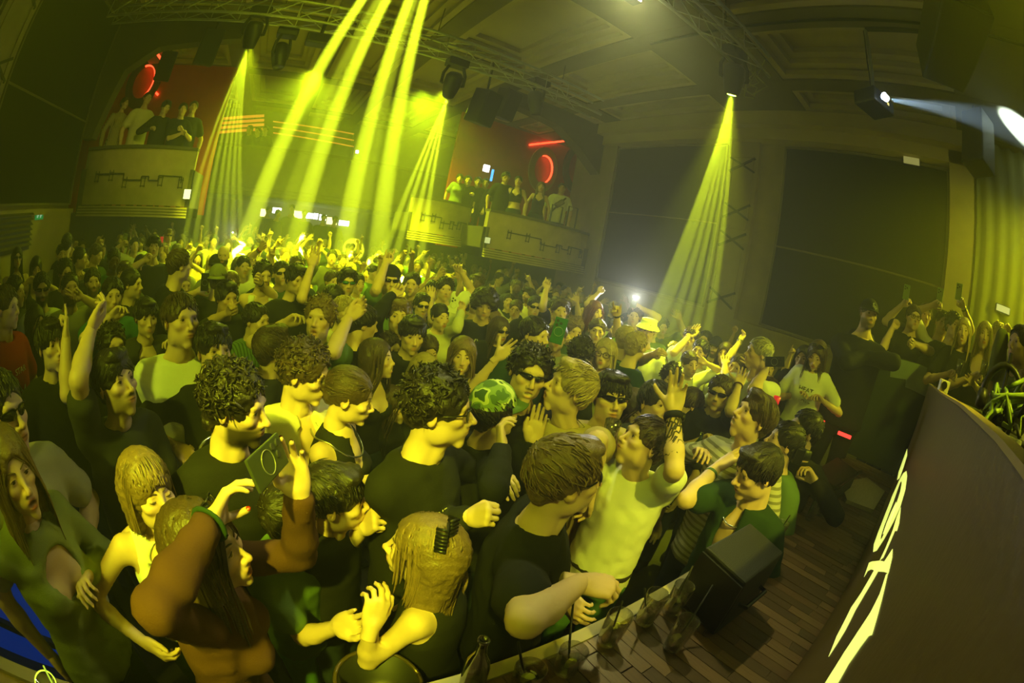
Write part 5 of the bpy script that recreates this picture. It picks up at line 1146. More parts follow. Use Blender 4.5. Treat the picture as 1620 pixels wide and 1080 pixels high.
def phone(c, back, up, label, light=False, case=CASE, sc=1.0):
    """a phone whose back looks along `back` and whose long side points along `up`"""
    b = unit(back); u = unit(np.array(up)-b*(np.array(up) @ b)); x = np.cross(u, b); R = np.stack([x, u, b], 1); e = empty('smartphone', c, label, 'phone'); q = np.array(c)
    rel(MB().obox(q, np.array([.074, .152, .008])*sc, R).build('case', case, bevel=.003), e)
    rel(MB().obox(q-b*.0046*sc, np.array([.068, .144, .001])*sc, R).build('screen', SCRN), e)
    for k in range(3 if sc > .9 else 2):
        rel(MB().lathe([(.0, .003), (.007, .003), (.0085, 0), (.0085, -.002)], q+R @ (np.array([(-.02, .055, .0045), (-.02, .03, .0045), (.002, .043, .0045)][k])*sc), 12, R).build('camera_lens', PLENS), e)
    rr_ = [q+R @ (np.array([math.cos(t)*.026, -.005+math.sin(t)*.026, .0048])*sc) for t in np.linspace(0, 2*PI, 25)]; V, F = tube(rr_, .0012, 5); rel(MB().raw(V, F).build('magnet_ring', RINGM, smooth=True), e)
    if light:
        rel(MB().lathe([(0, .002), (.009, .002), (.009, -.002)], q+R @ np.array([.012, .055, .005]), 10, R).build('torch', emis('torch_light', (1, 1, .95), light)), e); p_ = q+R @ np.array([.012, .055, .03]); spot(p_, p_+b, light*.07, 130, 1, .006, (1, 1, .9))
    return e
CUP = thin_glass('clear_cup', (.75, .78, .55), .2); REDC = mat('red_cup', (.5, .01, .02), .3, .5, emit=(.8, .01, .03), es=.5)  # faint red glow put into the cup's own material
def cup(c, label, m=CUP, h=.11, r=.036):
    e = empty('cup', np.array(c)-np.array([0, 0, h/2]), label, 'cup'); rel(MB().lathe([(0, 0), (r*.75, 0), (r, h), (r*.94, h), (r*.7, .006), (0, .006)], np.array(c)-np.array([0, 0, h/2]), 14).build('vessel', m, smooth=True), e); return e
# ------------------------------------------------------------------ the front rows
X = person
pw = X(325, 868, 'woman in a brown jumper filming with a phone held high in both hands', s=148, fa=62, bfa=75, pitch=4, fem=True, face='f1', hair='long', hc='br', top='long', topc='brn', lean=(0, .06), mouth='open', nails=True, legc='char', wear=('headup',),
       arms=(('R', 358, 790, 'hold', dict(elbow=(243, 955), f=-.24, tip=(398, 712), palm='right')), ('L', 475, 738, 'hold', dict(elbow=(545, 872), f=-.32, tip=(452, 672), palm='cam'))), bands=((1, .0, .034, .006, 'wristband', 'dkg'), (-1, .03, .032, .002, 'bracelet', None, SILVER)))
rr_ = ray(424, 730); c = CAM+rr_*.86; u_ = unit(unit(ray(434, 685)-ray(395, 724))*.62+rr_*.78); e1 = unit(ray(407, 777)-ray(395, 724)); n_ = unit(np.cross(u_, e1)); n_ = n_ if n_ @ rr_ < 0 else -n_
phone(c, n_, u_, 'large phone with a ring on its back held up by the filming woman', case=mat('phone_back', (.05, .06, .03), .3, .5), sc=.92)
X(235, 778, 'young woman with a short fringed bob and bright white tank top', s=116, fa=24, bfa=12, pitch=0, fem=True, face='f0', hair='bob', hc='lb', top='tank', topc='wht', eyes='closed', legc='dkg', arms=(('R', 262, 1040, 'relaxed', dict(f=0)),))
X(20, 748, 'woman with dark blond hair, low dark dress and green cardigan at the left edge', s=118, fa=15, bfa=25, fem=True, face='f2', hair='long', hc='lb', top='cardigan', topc='khaki', legc='dkg', mouth='open', tilt=6, low=1, arms=(('R', 52, 885, 'fist', dict(f=-.1, elbow=(-14, 880))), ('L', 128, 925, 'relaxed', dict(f=-.12))))
X(8, 655, 'man in dark red-tinted wrap sunglasses and cream football shirt at the left edge', s=110, fa=30, face='m3', top='tee', topc='bone', wear=('wrap', 'big'), bulk=1.06, arms=(('L', 140, 900, 'relaxed', dict(f=.05)),))
X(183, 608, 'moustached man in a dark jumper looking up with one bare arm raised', s=92, fa=36, bfa=25, pitch=8, hair='curtain', hc='dk', top='tee', topc='char', moustache=1, beard=.35, arms=(('R', 150, 500, 'relaxed', dict(elbow=(126, 600), f=.05, palm='left', tip=(170, 480))), ('L', 235, 830, 'relaxed')))
X(82, 548, 'dark-haired man in black behind the moustached man, forearm raised', s=70, fa=25, top='tee', topc='blk', hair='fringe', arms=(('L', 105, 505, 'point', dict(elbow=(104, 625), palm='left')),))
X(286, 508, 'tall man in a bright white tee with one arm across his chest', s=78, fa=28, bfa=10, face='m2', top='tee', topc='wht', hair='short', hc='br', bulk=1.05, arms=(('R', 308, 602, 'fist', dict(elbow=(252, 655), f=-.2)),))
X(372, 642, 'bearded man with curly mullet, silver chain and black tee looking down right', s=120, fa=62, bfa=35, pitch=-14, face='m1', hair='mullet', hc='dk', beard=.95, top='tee', topc='blk', chain=1.2, bulk=1.05, arms=(('R', 330, 900, 'relaxed'), ('L', 430, 880, 'relaxed')))
X(482, 590, 'curly haired man in an open cream shirt looking down', s=92, fa=66, bfa=30, pitch=-20, face='m4', hair='curly', hc='br', top='longshirt', topc='cream', openfront=1, pat=None, arms=(('L', 505, 715, 'fist', dict(f=-.12)),))
X(338, 556, 'man with a dark swept fringe and black tee behind the curly mullet', s=80, fa=22, face='m3', hair='fringe', hc='dk', top='tee', topc='blk', arms=(('R', 300, 720, 'relaxed', dict(f=.05)),))
X(552, 627, 'woman with tied back hair and black halter top looking down right', s=88, fa=84, bfa=70, pitch=-22, fem=True, face='f1', hair='bun', hc='br', top='halter', topc='blk', arms=(('R', 582, 772, 'relaxed', dict(elbow=(530, 760), f=-.05)),), chain=1.0)
X(596, 568, 'woman with long brown hair smiling to the right in a black strap top', s=60, fa=72, bfa=50, fem=True, face='f0', hair='long', hc='br', top='strap', topc='blk', mouth='laugh')
X(693, 648, 'man with black spectacles and black jumper turned right with folded arms', s=118, fa=84, bfa=62, pitch=-6, face='m3', hair='curly', hc='dk', top='long', topc='blk', wear=('glasses',), arms=(('R', 772, 812, 'fist', dict(elbow=(672, 830), f=-.22)), ('L', 800, 760, 'relaxed', dict(f=-.08))), prints=(('ONE\nLIFE', (.075, 1.32), .035, 'cream'),))
X(782, 652, 'person in a green camouflage cap seen from behind, hand raised to the brim', s=88, fa=128, bfa=120, pitch=-4, face='m0', hair='short', hc='dk', top='long', topc='blk', wear=('cap',), capc='camo', arms=(('R', 797, 690, 'relaxed', dict(elbow=(775, 775), palm='right', f=-.2, tip=(790, 650))), ('L', 857, 680, 'flat', dict(elbow=(845, 770), f=-.02, tip=(860, 640)))), prints=(), bands=((1, .01, .031, .0022, 'bracelet', None, SILVER),))
X(836, 592, 'laughing man with dark curls and narrow sunglasses in a black tee', s=84, fa=14, tilt=-8, pitch=-8, face='m0', hair='curly', hc='dk', top='tee', topc='blk', wear=('wrap',), mouth='laugh', arms=(('R', 790, 640, 'relaxed', dict(f=.1)),))
X(902, 616, 'blond man in a tan shirt in profile beside the laughing man', s=84, fa=-68, bfa=-20, pitch=6, face='m1', hair='quiff', hc='bl', top='shirt', topc='tan', mouth='open', arms=(('L', 930, 800, 'relaxed', dict(elbow=(948, 700), f=-.2)),))
X(965, 630, 'man with black wrap sunglasses holding a pale cup', s=80, fa=18, face='m4', hair='fringe', hc='dk', top='tee', topc='tan', wear=('wrap',), arms=(('R', 972, 697, 'grip', dict(elbow=(940, 740), f=-.18, palm='left')),))
cup(CAM+ray(966, 684)*(PEOPLE[-1]['D']-.2), 'pale plastic cup held by the man in wrap sunglasses')
X(892, 757, 'man in a black tee and sunglasses seen from behind at the stage edge', s=132, fa=118, bfa=95, pitch=-6, face='m1', hair='fringe', hc='lb', top='tee', topc='blk', wear=('shades',), bulk=1.0, arms=(('R', 938, 905, 'relaxed', dict(elbow=(826, 978), f=-.05, palm=(.3, 0, -1), tip=(965, 915))), ('L', 915, 965, 'relaxed', dict(f=.1))))
X(888, 700, 'brown haired head half hidden behind the man in sunglasses at the stage edge', s=78, fa=160, face='m0', hair='short', hc='br', top='tee', topc='char')
X(1018, 702, 'man in a pale yellow tee with a tattooed arm thrown up', s=86, fa=-62, bfa=-15, pitch=12, tilt=6, face='m2', hair='short', hc='br', top='tee', topc='wht', legc='gjean', skin='lt', lean=(0, -.05), arms=(('L', 1064, 622, 'wave', dict(elbow=(1066, 742), f=-.1, tip=(1072, 590))), ('R', 938, 800, 'relaxed', dict(f=.0, elbow=(920, 740)))), bands=((-1, .02, .036, .007, 'watch_strap', 'blk'),))
tat = PEOPLE[-1]; A_ = tat['F']['arms'][-1]; g_ = Geo()
for k in range(26):
    r_ = random.Random(k); d_ = unit(A_['W']-A_['E']); x_ = unit(np.cross(d_, (.3, 1, 0))); y_ = np.cross(d_, x_); t0 = r_.uniform(.03, .2); a0 = r_.uniform(0, 6); P_ = [A_['E']+d_*(t0+.05*u+.012*math.sin(9*u+k))+(x_*math.cos(a0+u*1.6)+y_*math.sin(a0+u*1.6))*(.0405-.06*max(0, t0+.05*u-.05)) for u in np.linspace(0, 1, 7)]
    V_, F_ = tube(P_, .0036, 4); g_.add(V_, F_)
o_ = mk('tattoo', g_.data('tattoo', [mat('tattoo_ink', (.06, .05, .03), .6)]), tat['body']); o_['kind'] = 'stuff'
g_ = MB(); f_ = tat['F']; zs_, cx_, cy_, a_, b_ = f_['prof']; z_ = .95*f_['s']; V_, F_ = tube([(math.cos(t)*(np.interp(z_, zs_, a_)+.012), math.sin(t)*(np.interp(z_, zs_, b_)+.012), z_) for t in np.linspace(0, 2*PI, 33)], .012, 6, 1.8, False); g_.raw(V_, F_).build('belt', mat('belt_leather', (.03, .025, .02), .45), tat['body'], smooth=True)
X(1198, 748, 'man in an open dark green shirt looking down with a raised forearm', s=84, fa=-52, bfa=-30, pitch=-24, face='m3', hair='fringe', hc='dk', top='shirt', topc='dkg', openfront=1, chain=.9, arms=(('R', 1150, 722, 'flat', dict(elbow=(1086, 792), f=-.12, tip=(1180, 706), palm=(0, 0, -1))),), bands=((1, .05, .03, .004, 'wristband', 'grn'),))
X(1192, 662, 'smiling man in a striped knit with his head tipped back', s=76, fa=-56, bfa=-20, pitch=10, face='m1', hair='curtain', hc='br', top='long', topc='bone', pat='stripe', mouth='laugh', arms=(('R', 1120, 712, 'relaxed', dict(f=-.05)),))
X(1240, 702, 'man in a green tee behind the man in the open shirt', s=66, fa=-72, face='m0', hair='short', hc='dk', top='tee', topc='grn')
ph = X(1272, 682, 'photographer in black holding a camera at the stage edge', s=62, fa=-62, bfa=-30, pitch=-4, face='m2', hair='short', hc='dk', top='long', topc='blk', arms=(('R', 1256, 730, 'grip', dict(f=-.12)), ('L', 1278, 742, 'grip', dict(f=-.1))))
c = CAM+ray(1262, 716)*(ph['D']-.14); e = empty('camera', c, 'black camera with a lens held by the photographer in black', 'camera'); rel(MB().obox(c, (.13, .06, .09), rotm((0, 0, 1), .5)).obox(c+np.array([0, 0, .05]), (.05, .05, .03), rotm((0, 0, 1), .5)).build('body', FRAME, bevel=.008), e); rel(MB().lathe([(0, .08), (.03, .08), (.034, .02), (.034, 0)], c, 16, rotm((0, 0, 1), .5) @ rotm((1, 0, 0), PI/2)).build('lens', BLACK, smooth=True), e)
X(528, 790, 'dark fringed man in profile with clasped hands before the filming woman', s=112, fa=88, bfa=60, pitch=-8, face='m4', hair='fringe', hc='dk', top='tee', topc='blk', arms=(('R', 590, 822, 'fist', dict(elbow=(540, 870), f=-.1)), ('L', 596, 812, 'relaxed', dict(f=0))))
X(462, 812, 'person with dark hair and green tee hidden behind the raised sleeve', s=116, fa=140, bfa=60, face='m0', hair='short', hc='dk', top='tee', topc='grn', legc='gjean', arms=(('R', 555, 985, 'flat', dict(elbow=(480, 1010), f=-.05)),))
X(672, 872, 'blond woman with a black hair claw and bare shoulders at the stage edge', s=126, fa=-98, bfa=-115, pitch=-4, fem=True, face='f1', hair='under', hc='lb', top='strap', topc='blk', arms=(('L', 590, 968, 'relaxed', dict(elbow=(618, 1040), f=-.02, tip=(600, 940))), ('R', 582, 990, 'flat', dict(f=.05))), hs=.98)
bw_ = PEOPLE[-1]; c = bw_['F']['xf'](np.array([[-.045, -.045, .125]]))[0]; g_ = MB()
for k in range(7):
    for s_ in (1, -1): g_.tube([c+np.array([s_*.004, -.005, .04-.012*k]), c+np.array([s_*.03, -.016, .036-.012*k]), c+np.array([s_*.034, .012, .033-.012*k])], .005, 5)
g_.build('hair_claw', FRAME, bw_['body'], smooth=True)
X(735, 672, 'woman with dark hair behind the man with black spectacles', s=62, fa=20, fem=True, face='f2', hair='long', hc='dk', top='tee', topc='blk')
X(1037, 640, 'dark haired man behind the tattooed arm', s=70, fa=40, face='m0', hair='short', hc='dk', top='tee', topc='char')
X(1000, 648, 'woman with long brown hair between the wrap sunglasses and the tattooed man', s=60, fa=30, pitch=-20, fem=True, face='f0', hair='long', hc='br', top='tee', topc='blk')
X(620, 640, 'curly haired girl hidden behind the woman with tied back hair', s=56, fa=60, fem=True, face='f2', hair='long', hc='br', top='tee', topc='blk')
# ------------------------------------------------------------------ left side, behind the front rows
X(10, 487, 'man in a red printed tee at the left edge', s=56, fa=55, face='m0', hair='short', hc='br', top='tee', topc='red', prints=(('STAR', (.0, 1.30), .05, 'cream'), ('VVV', (.05, 1.16), .10, 'cream')))
X(57, 512, 'woman with long dark hair beside the red printed tee', s=46, fa=30, fem=True, face='f1', hair='long', hc='dk', top='tee', topc='blk')
X(24, 462, 'short haired man in profile above the red printed tee', fa=60, hz=1.66, face='m2', hair='crop', hc='dk', top='tee', topc='char')
X(27, 408, 'woman in dark sunglasses standing by the vent on the left wall', fa=12, fem=True, hz=1.7, face='f0', hair='long', hc='dk', top='strap', topc='blk', wear=('shades',), arms=(('R', 12, 452, 'relaxed'),))
X(57, 424, 'dark haired woman looking down at her hands by the left wall', fa=10, pitch=-20, fem=True, hz=1.66, face='f2', hair='long', hc='dk', top='strap', topc='char', arms=(('R', 52, 438, 'relaxed', dict(f=-.2)), ('L', 62, 440, 'relaxed', dict(f=-.2))))
X(66, 458, 'bearded man in a white tee under the two women by the left wall', fa=5, face='m1', hair='short', hc='dk', top='tee', topc='wht', beard=.9, wear=('shades',))
X(111, 458, 'bald bearded man looking up behind a two-finger sign', s=44, fa=12, pitch=10, face='m2', hair='crop', hc='dk', beard=.9, skin='md', top='tee', topc='grey', arms=(('L', 116, 462, 'peace', dict(f=-.35)),))
X(103, 432, 'dark curly man with his bent elbow lifted on the left', fa=20, face='m0', hair='curly', hc='dk', top='tee', topc='char', arms=(('L', 126, 432, 'fist', dict(elbow=(156, 450), f=-.1)),))
X(98, 403, 'man with a hand beside his head near the left balcony', fa=8, hz=1.74, face='m4', hair='short', hc='dk', top='tee', topc='grey', arms=(('L', 112, 396, 'open', dict(f=0)),))
X(106, 386, 'dark haired head rising over the left crowd under the balcony', fa=170, hz=1.86, hair='short', hc='dk', top='tee', topc='blk')
X(127, 409, 'man in profile with slick dark hair on the left', fa=66, hz=1.70, face='m3', hair='slick', hc='dk', top='tee', topc='blk')
X(152, 402, 'man looking down right in front of the dark wall on the left', fa=50, hz=1.72, pitch=-14, hair='short', hc='br', top='tee', topc='dkg')
X(180, 411, 'dark skinned man in green on the left', fa=10, hz=1.72, pitch=-10, skin='dk', face='m2', hair='crop', hc='dk', top='tee', topc='teal')
X(208, 450, 'man in a dark beanie-like crop looking right on the left', s=42, fa=64, face='m1', hair='slick', hc='dk', top='tee', topc='blk')
X(178, 468, 'man whose face hides behind a ringed raised hand on the left', s=50, fa=10, face='m0', hair='short', hc='dk', top='shirt', topc='teal', arms=(('R', 190, 488, 'relaxed', dict(f=-.3)),))
X(179, 550, 'man with dark curls half hidden behind the moustached man', s=62, fa=20, face='m3', hair='curly', hc='dk', top='tee', topc='olive')
X(231, 503, 'man with a bowl fringe, dark jacket and white tee', s=54, fa=16, face='m4', hair='fringe', hc='dk', top='cardigan', topc='char', arms=(('L', 268, 540, 'relaxed'),))
X(243, 390, 'man holding one finger up before his face on the left', s=32, fa=5, face='m1', hair='fringe', hc='dk', top='tee', topc='blk', arms=(('R', 240, 404, 'point', dict(f=-.3)),))
X(267, 373, 'man in sunglasses raising a red cup on the left', hz=1.80, fa=8, face='m3', hair='quiff', hc='lb', top='shirt', topc='khaki', wear=('shades',), arms=(('R', 257, 382, 'grip', dict(f=-.1)),))
cup(CAM+ray(256, 379)*(PEOPLE[-1]['D']-.12), 'red cup lifted in the crowd under the left balcony', REDC)
X(222, 421, 'long haired woman in spectacles on the left', s=30, fa=6, fem=True, face='f1', hair='long', hc='dk', top='tee', topc='char', wear=('glasses',))
X(250, 432, 'pale faced woman with long hair beside the man holding one finger up', s=28, fa=8, fem=True, face='f0', hair='long', hc='br', top='tee', topc='blk')
X(283, 420, 'tall man in a black jacket turned away to the right on the left', s=46, fa=112, face='m2', hair='short', hc='br', top='hoodie', topc='blk', bulk=1.1)
X(353, 405, 'bald man with a full dark beard in a white shirt', s=30, fa=-4, face='m2', hair='bald', beard=1.0, top='shirt', topc='wht')
X(344, 443, 'person in an olive cap holding up a phone, seen from behind', s=40, fa=165, bfa=170, face='m0', hair='short', hc='br', top='tee', topc='blk', wear=('capback',), capc='olive', arms=(('L', 325, 455, 'grip', dict(f=-.1)),))
phone(CAM+ray(324, 446)*(PEOPLE[-1]['D']-.12), -ray(324, 446), (0, 0, 1), 'black phone held up beside the olive cap', case=PHONE)
X(358, 472, 'dark haired man with a moustache stretching one arm to the right', s=48, fa=30, face='m3', hair='quiff', hc='dk', moustache=1, skin='md', top='tee', topc='blk', arms=(('L', 373, 488, 'point', dict(elbow=(330, 512), f=-.3)),))
X(341, 421, 'dark capped head between the bald bearded man and the olive cap', s=30, fa=20, hair='short', hc='dk', top='tee', topc='grey', wear=('cap',), capc='blk')
X(286, 383, 'bright faced woman near the torch under the left balcony', hz=1.7, fa=0, fem=True, face='f0', hair='long', hc='br', top='tee', topc='wht')
X(338, 382, 'man lifting both open hands left of the torch', hz=1.74, fa=5, hair='short', hc='dk', top='tee', topc='cream', arms=(('R', 318, 386, 'open'), ('L', 300, 392, 'open', dict(f=-.1))))
t_ = X(361, 388, 'woman holding up a phone with its torch on', hz=1.64, fa=0, fem=True, hair='long', hc='br', top='tee', topc='cream', arms=(('L', 368, 374, 'grip'),))
phone(CAM+ray(367, 372)*(t_['D']-.08), -ray(367, 372), (0, 0, 1), 'phone with a bright torch in the crowd under the leftmost beams', light=260)
t_ = X(213, 388, 'man holding a small pale phone up on the left', hz=1.72, fa=12, hair='short', hc='dk', top='tee', topc='wht', arms=(('R', 199, 381, 'grip'),))
phone(CAM+ray(198, 377)*(t_['D']-.05), -ray(198, 377), (0, 0, 1), 'pale phone held up in the left crowd', case=CASE)
# ------------------------------------------------------------------ middle
X(405, 508, 'dark haired man with a pinstriped green shirt facing right', s=52, fa=52, face='m0', hair='short', hc='dk', top='shirt', topc='grn', pat='vstripe')
X(416, 437, 'dark haired man with a banded wrist bent over his head', s=40, fa=20, hair='curly', hc='dk', top='tank', topc='wht', arms=(('R', 404, 440, 'relaxed', dict(elbow=(436, 466), f=-.2)),), bands=((1, .01, .031, .004, 'wristband', 'blk'),))
X(445, 432, 'man with cropped hair and dark sunglasses left of the raised palm', s=36, fa=10, tilt=8, face='m2', hair='crop', hc='dk', top='tee', topc='grn', wear=('shades',))
X(468, 442, 'dark haired man with one palm raised high and black tee', s=44, fa=30, pitch=-8, hair='quiff', hc='dk', top='tee', topc='blk', arms=(('L', 498, 405, 'open', dict(elbow=(474, 478), f=-.05, tip=(503, 385))),))
X(526, 446, 'man peering over the dark haired man who looks down', s=34, fa=25, hair='short', hc='br', top='tee', topc='wht')
X(549, 447, 'man with mirrored sunglasses near the middle of the crowd', s=41, fa=12, face='m1', hair='quiff', hc='dk', top='tee', topc='cream', wear=('mirror', 'shades'))
X(566, 449, 'woman behind the mirrored sunglasses', s=32, fa=24, fem=True, hair='bun', hc='dk', top='tee', topc='wht')
X(525, 474, 'dark haired man looking down in front of the mirrored sunglasses', s=42, fa=10, pitch=-24, hair='quiff', hc='dk', top='tee', topc='char')
X(505, 506, 'light curly haired young man in green with an arm stretched up right', s=66, fa=-14, bfa=8, face='m1', hair='curly', hc='lb', top='tee', topc='grn', mouth='open', arms=(('L', 560, 486, 'relaxed', dict(elbow=(522, 552), f=-.25, tip=(574, 478))), ('R', 470, 500, 'relaxed', dict(f=.05))))
X(572, 512, 'dark haired man in a black tee turned away to the right', s=58, fa=112, bfa=120, pitch=-10, face='m3', hair='short', hc='dk', top='tee', topc='blk', bulk=1.1)
X(617, 444, 'man in a backward black cap and sunglasses making horns with one hand', s=42, fa=10, face='m2', hair='crop', hc='dk', top='tee', topc='grn', wear=('capback', 'shades'), arms=(('R', 615, 404, 'horns', dict(elbow=(594, 458), f=0)),))
X(630, 500, 'light brown haired man in a black jacket pointing up', s=52, fa=6, face='m4', hair='quiff', hc='lb', top='long', topc='blk', prints=(('WEST', (.03, 1.25), .05, 'grey'),), arms=(('R', 630, 456, 'point', dict(elbow=(597, 502), f=-.15)),))
X(652, 530, 'man with a heavy black fringe, black tee and silver chain', s=56, fa=14, pitch=-6, face='m0', hair='fringe', hc='dk', top='tee', topc='blk', chain=1.8)
X(668, 484, 'man in black sunglasses with a hand raised by his cheek', s=38, fa=10, face='m3', hair='short', hc='dk', top='tank', topc='blk', wear=('shades',), arms=(('L', 682, 464, 'open', dict(elbow=(684, 505), f=-.1)),))
t_ = X(696, 502, 'woman in a pale jacket stretching her sleeve up with a white phone', s=40, fa=30, fem=True, face='f0', hair='bun', hc='dk', top='long', topc='bone', arms=(('L', 732, 484, 'grip', dict(elbow=(725, 520), f=-.1)),))
phone(CAM+ray(718, 482)*(t_['D']-.1), -ray(718, 482), (.1, 0, 1), 'white phone held above the pale sleeve', case=mat('white_case', (.65, .65, .6), .4), sc=.95)
X(766, 484, 'man with a big afro and black printed tee', s=40, fa=6, pitch=-8, face='m0', hair='afro', hc='dk', skin='md', top='tee', topc='blk', prints=(('VW', (0, 1.27), .12, 'bone'),))
X(731, 563, 'smiling woman with long fair hair and one arm flung up right', s=56, fa=4, fem=True, face='f0', hair='long', hc='lb', top='strap', topc='dkg', mouth='laugh', arms=(('L', 801, 548, 'wave', dict(elbow=(738, 622), f=-.45, tip=(818, 538))),))
X(612, 552, 'man behind the smiling long haired woman in black', s=52, fa=50, hair='short', hc='br', top='tee', topc='blk')
X(677, 556, 'woman with scraped back hair looking down', s=48, fa=18, pitch=-10, fem=True, face='f2', hair='bun', hc='br', top='tee', topc='char')
X(672, 590, 'fair haired head below the woman with scraped back hair', s=56, fa=30, pitch=-30, fem=True, face='f1', hair='long', hc='bl', top='tee', topc='char')
X(684, 460, 'man with an arm bent up beside the black sunglasses', s=32, fa=-6, hair='short', hc='dk', top='tee', topc='wht', arms=(('L', 702, 430, 'relaxed', dict(elbow=(664, 452), f=-.1)),))
X(652, 450, 'short haired man right of the backward cap', s=36, fa=-8, hair='crop', hc='dk', top='tee', topc='char')
X(704, 458, 'man with dark hair left of the big afro', s=34, fa=10, hair='curly', hc='dk', top='tee', topc='wht', arms=(('L', 724, 420, 'relaxed', dict(f=0)),))
X(790, 523, 'woman with long hair and sunglasses beside the afro', s=40, fa=30, fem=True, face='f1', hair='long', hc='br', top='tee', topc='blk', wear=('shades',))
X(432, 552, 'brown haired man seen from behind left of the cream shirt', s=68, fa=120, face='m2', hair='fringe', hc='br', top='tee', topc='char')
X(492, 398, 'person with one arm straight up under the middle beams', hz=1.62, fa=5, hair='short', hc='br', top='tee', topc='wht', arms=(('R', 491, 374, 'open', dict(f=.1)),))
X(385, 422, 'dark haired man below the arm with coloured wristbands', hz=1.68, fa=15, hair='short', hc='dk', top='tee', topc='wht', arms=(('L', 420, 386, 'relaxed', dict(elbow=(395, 402))),), bands=((-1, .03, .03, .005, 'wristband', 'red'), (-1, .05, .031, .005, 'wristband', 'grn')))
# ------------------------------------------------------------------ right of the middle
X(845, 530, 'dark haired man in profile looking right with parted lips', s=54, fa=60, face='m2', hair='short', hc='dk', top='tee', topc='dkg', mouth='open', bulk=1.05)
X(908, 522, 'light curly haired man beside the green phone', s=38, fa=20, pitch=-10, hair='curly', hc='lb', top='tee', topc='grn')
t_ = X(886, 492, 'man holding a dark green phone before his chest', s=36, fa=10, face='m0', hair='quiff', hc='br', top='tee', topc='char', arms=(('L', 884, 535, 'grip', dict(D=2.55)),))
phone(CAM+ray(884, 523)*2.5, -ray(884, 523), (.1, 0, 1), 'dark green phone held upright beside the dark haired man in profile', case=mat('green_case', (.02, .12, .06), .4))
X(918, 562, 'black curly head seen from behind in front of the spectacled woman', s=52, fa=175, hair='curly', hc='dk', top='tee', topc='blk')
X(957, 560, 'woman with spectacles and fair curls in a pale top', s=46, fa=-12, fem=True, face='f1', hair='long', hc='bl', top='tank', topc='bone', wear=('glasses',))
X(1006, 548, 'fair haired man turned away with one arm raised to the right', s=46, fa=150, bfa=130, hair='crop', hc='bl', top='tee', topc='dkg', arms=(('L', 1042, 556, 'relaxed', dict(elbow=(1012, 570), f=-.2)),))
X(944, 524, 'round faced man behind the spectacled woman', s=38, fa=4, hair='crop', hc='br', top='tee', topc='char')
X(847, 486, 'man in dark sunglasses holding a finger up', s=34, fa=4, hair='short', hc='dk', top='tee', topc='blk', wear=('shades',), arms=(('L', 866, 448, 'point', dict(elbow=(858, 482), f=0)),))
X(940, 494, 'red haired woman in profile with a raised fist', s=34, fa=40, fem=True, hair='long', hc='rd', top='tee', topc='char', arms=(('L', 953, 458, 'fist', dict(elbow=(930, 480), f=0)),))
X(990, 538, 'fair cropped man beneath a long arm with spread fingers', s=44, fa=160, hair='crop', hc='bl', top='tee', topc='grn', arms=(('L', 976, 486, 'horns', dict(elbow=(975, 535), f=.0)),), bands=((-1, .0, .03, .004, 'wristband', 'blk'),))
X(1024, 524, 'person in a white bucket hat', s=36, fa=5, hair='short', hc='br', top='tee', topc='wht', wear=('bucket',), capc='wht', mouth='laugh')
X(1091, 576, 'laughing woman with tied hair in a bright white top', s=38, fa=30, tilt=8, fem=True, face='f0', hair='bun', hc='br', top='tee', topc='wht', mouth='laugh', arms=(('L', 1106, 568, 'open', dict(f=-.15)),))
X(1107, 556, 'smiling man in a pale tee behind the laughing woman', s=36, fa=-16, tilt=-6, face='m4', hair='short', hc='dk', top='tee', topc='wht', mouth='laugh')
X(1092, 535, 'man waving one bent arm before the ochre wall', s=34, fa=-10, hair='short', hc='br', top='tee', topc='wht', arms=(('R', 1098, 524, 'flat', dict(elbow=(1068, 556), f=-.1, tip=(1104, 516))),))
X(1131, 550, 'bearded man in a dark cap by the right wall', s=30, fa=-10, hair='crop', hc='dk', top='tee', topc='char', beard=.9, wear=('cap',), capc='blk')
X(1115, 538, 'dark haired person beside the dark cap by the right wall', s=28, fa=-14, hair='short', hc='dk', top='tee', topc='char')
X(1146, 560, 'woman with a bracelet-laden arm lifted to the right', s=34, fa=-10, fem=True, hair='long', hc='br', top='tee', topc='wht', arms=(('L', 1178, 530, 'relaxed', dict(elbow=(1153, 566), f=.0)),), bands=((-1, .01, .03, .004, 'bracelet', None, SILVER), (-1, .03, .031, .004, 'bracelet', None, SILVER)))
X(1166, 582, 'smiling man with a pale headband in a white tee', s=40, fa=-20, tilt=-10, face='m1', hair='short', hc='br', top='tee', topc='wht', mouth='laugh', arms=(('R', 1147, 570, 'open', dict(elbow=(1144, 598), f=-.05)), ('L', 1184, 572, 'peace', dict(f=-.1))))
t_ = X(1200, 560, 'grey haired man in profile filming with a red cased phone', s=48, fa=-66, bfa=-10, hair='short', hc='gr', top='tee', topc='wht', arms=(('L', 1216, 578, 'grip', dict(elbow=(1190, 612), f=-.1)),))
c = CAM+ray(1226, 572)*(t_['D']-.1); phone(c, -ray(1226, 572), ray(1300, 572)-ray(1226, 572), 'dark phone with a red cased corner held level by the grey haired man', case=PHONE)
X(1138, 622, 'man in dark sunglasses and black tee with a beaded wrist thrown up', s=52, fa=-8, face='m2', hair='short', hc='br', top='tee', topc='blk', wear=('shades',), arms=(('L', 1172, 598, 'wave', dict(elbow=(1156, 650), f=-.2)), ('R', 1124, 690, 'grip', dict(f=-.15))), bands=((-1, .0, .032, .005, 'bracelet', 'brn'),))
t_ = PEOPLE[-1]; c = CAM+ray(1104, 706)*(t_['D']-.25); e = empty('beer_bottle', c, 'green bottle held low beside the striped knit', 'bottle'); rel(MB().lathe([(0, -.1), (.03, -.1), (.03, .02), (.013, .06), (.012, .1), (0, .1)], c, 14).build('vessel', thin_glass('green_glass', (.15, .5, .15), .15), smooth=True), e)
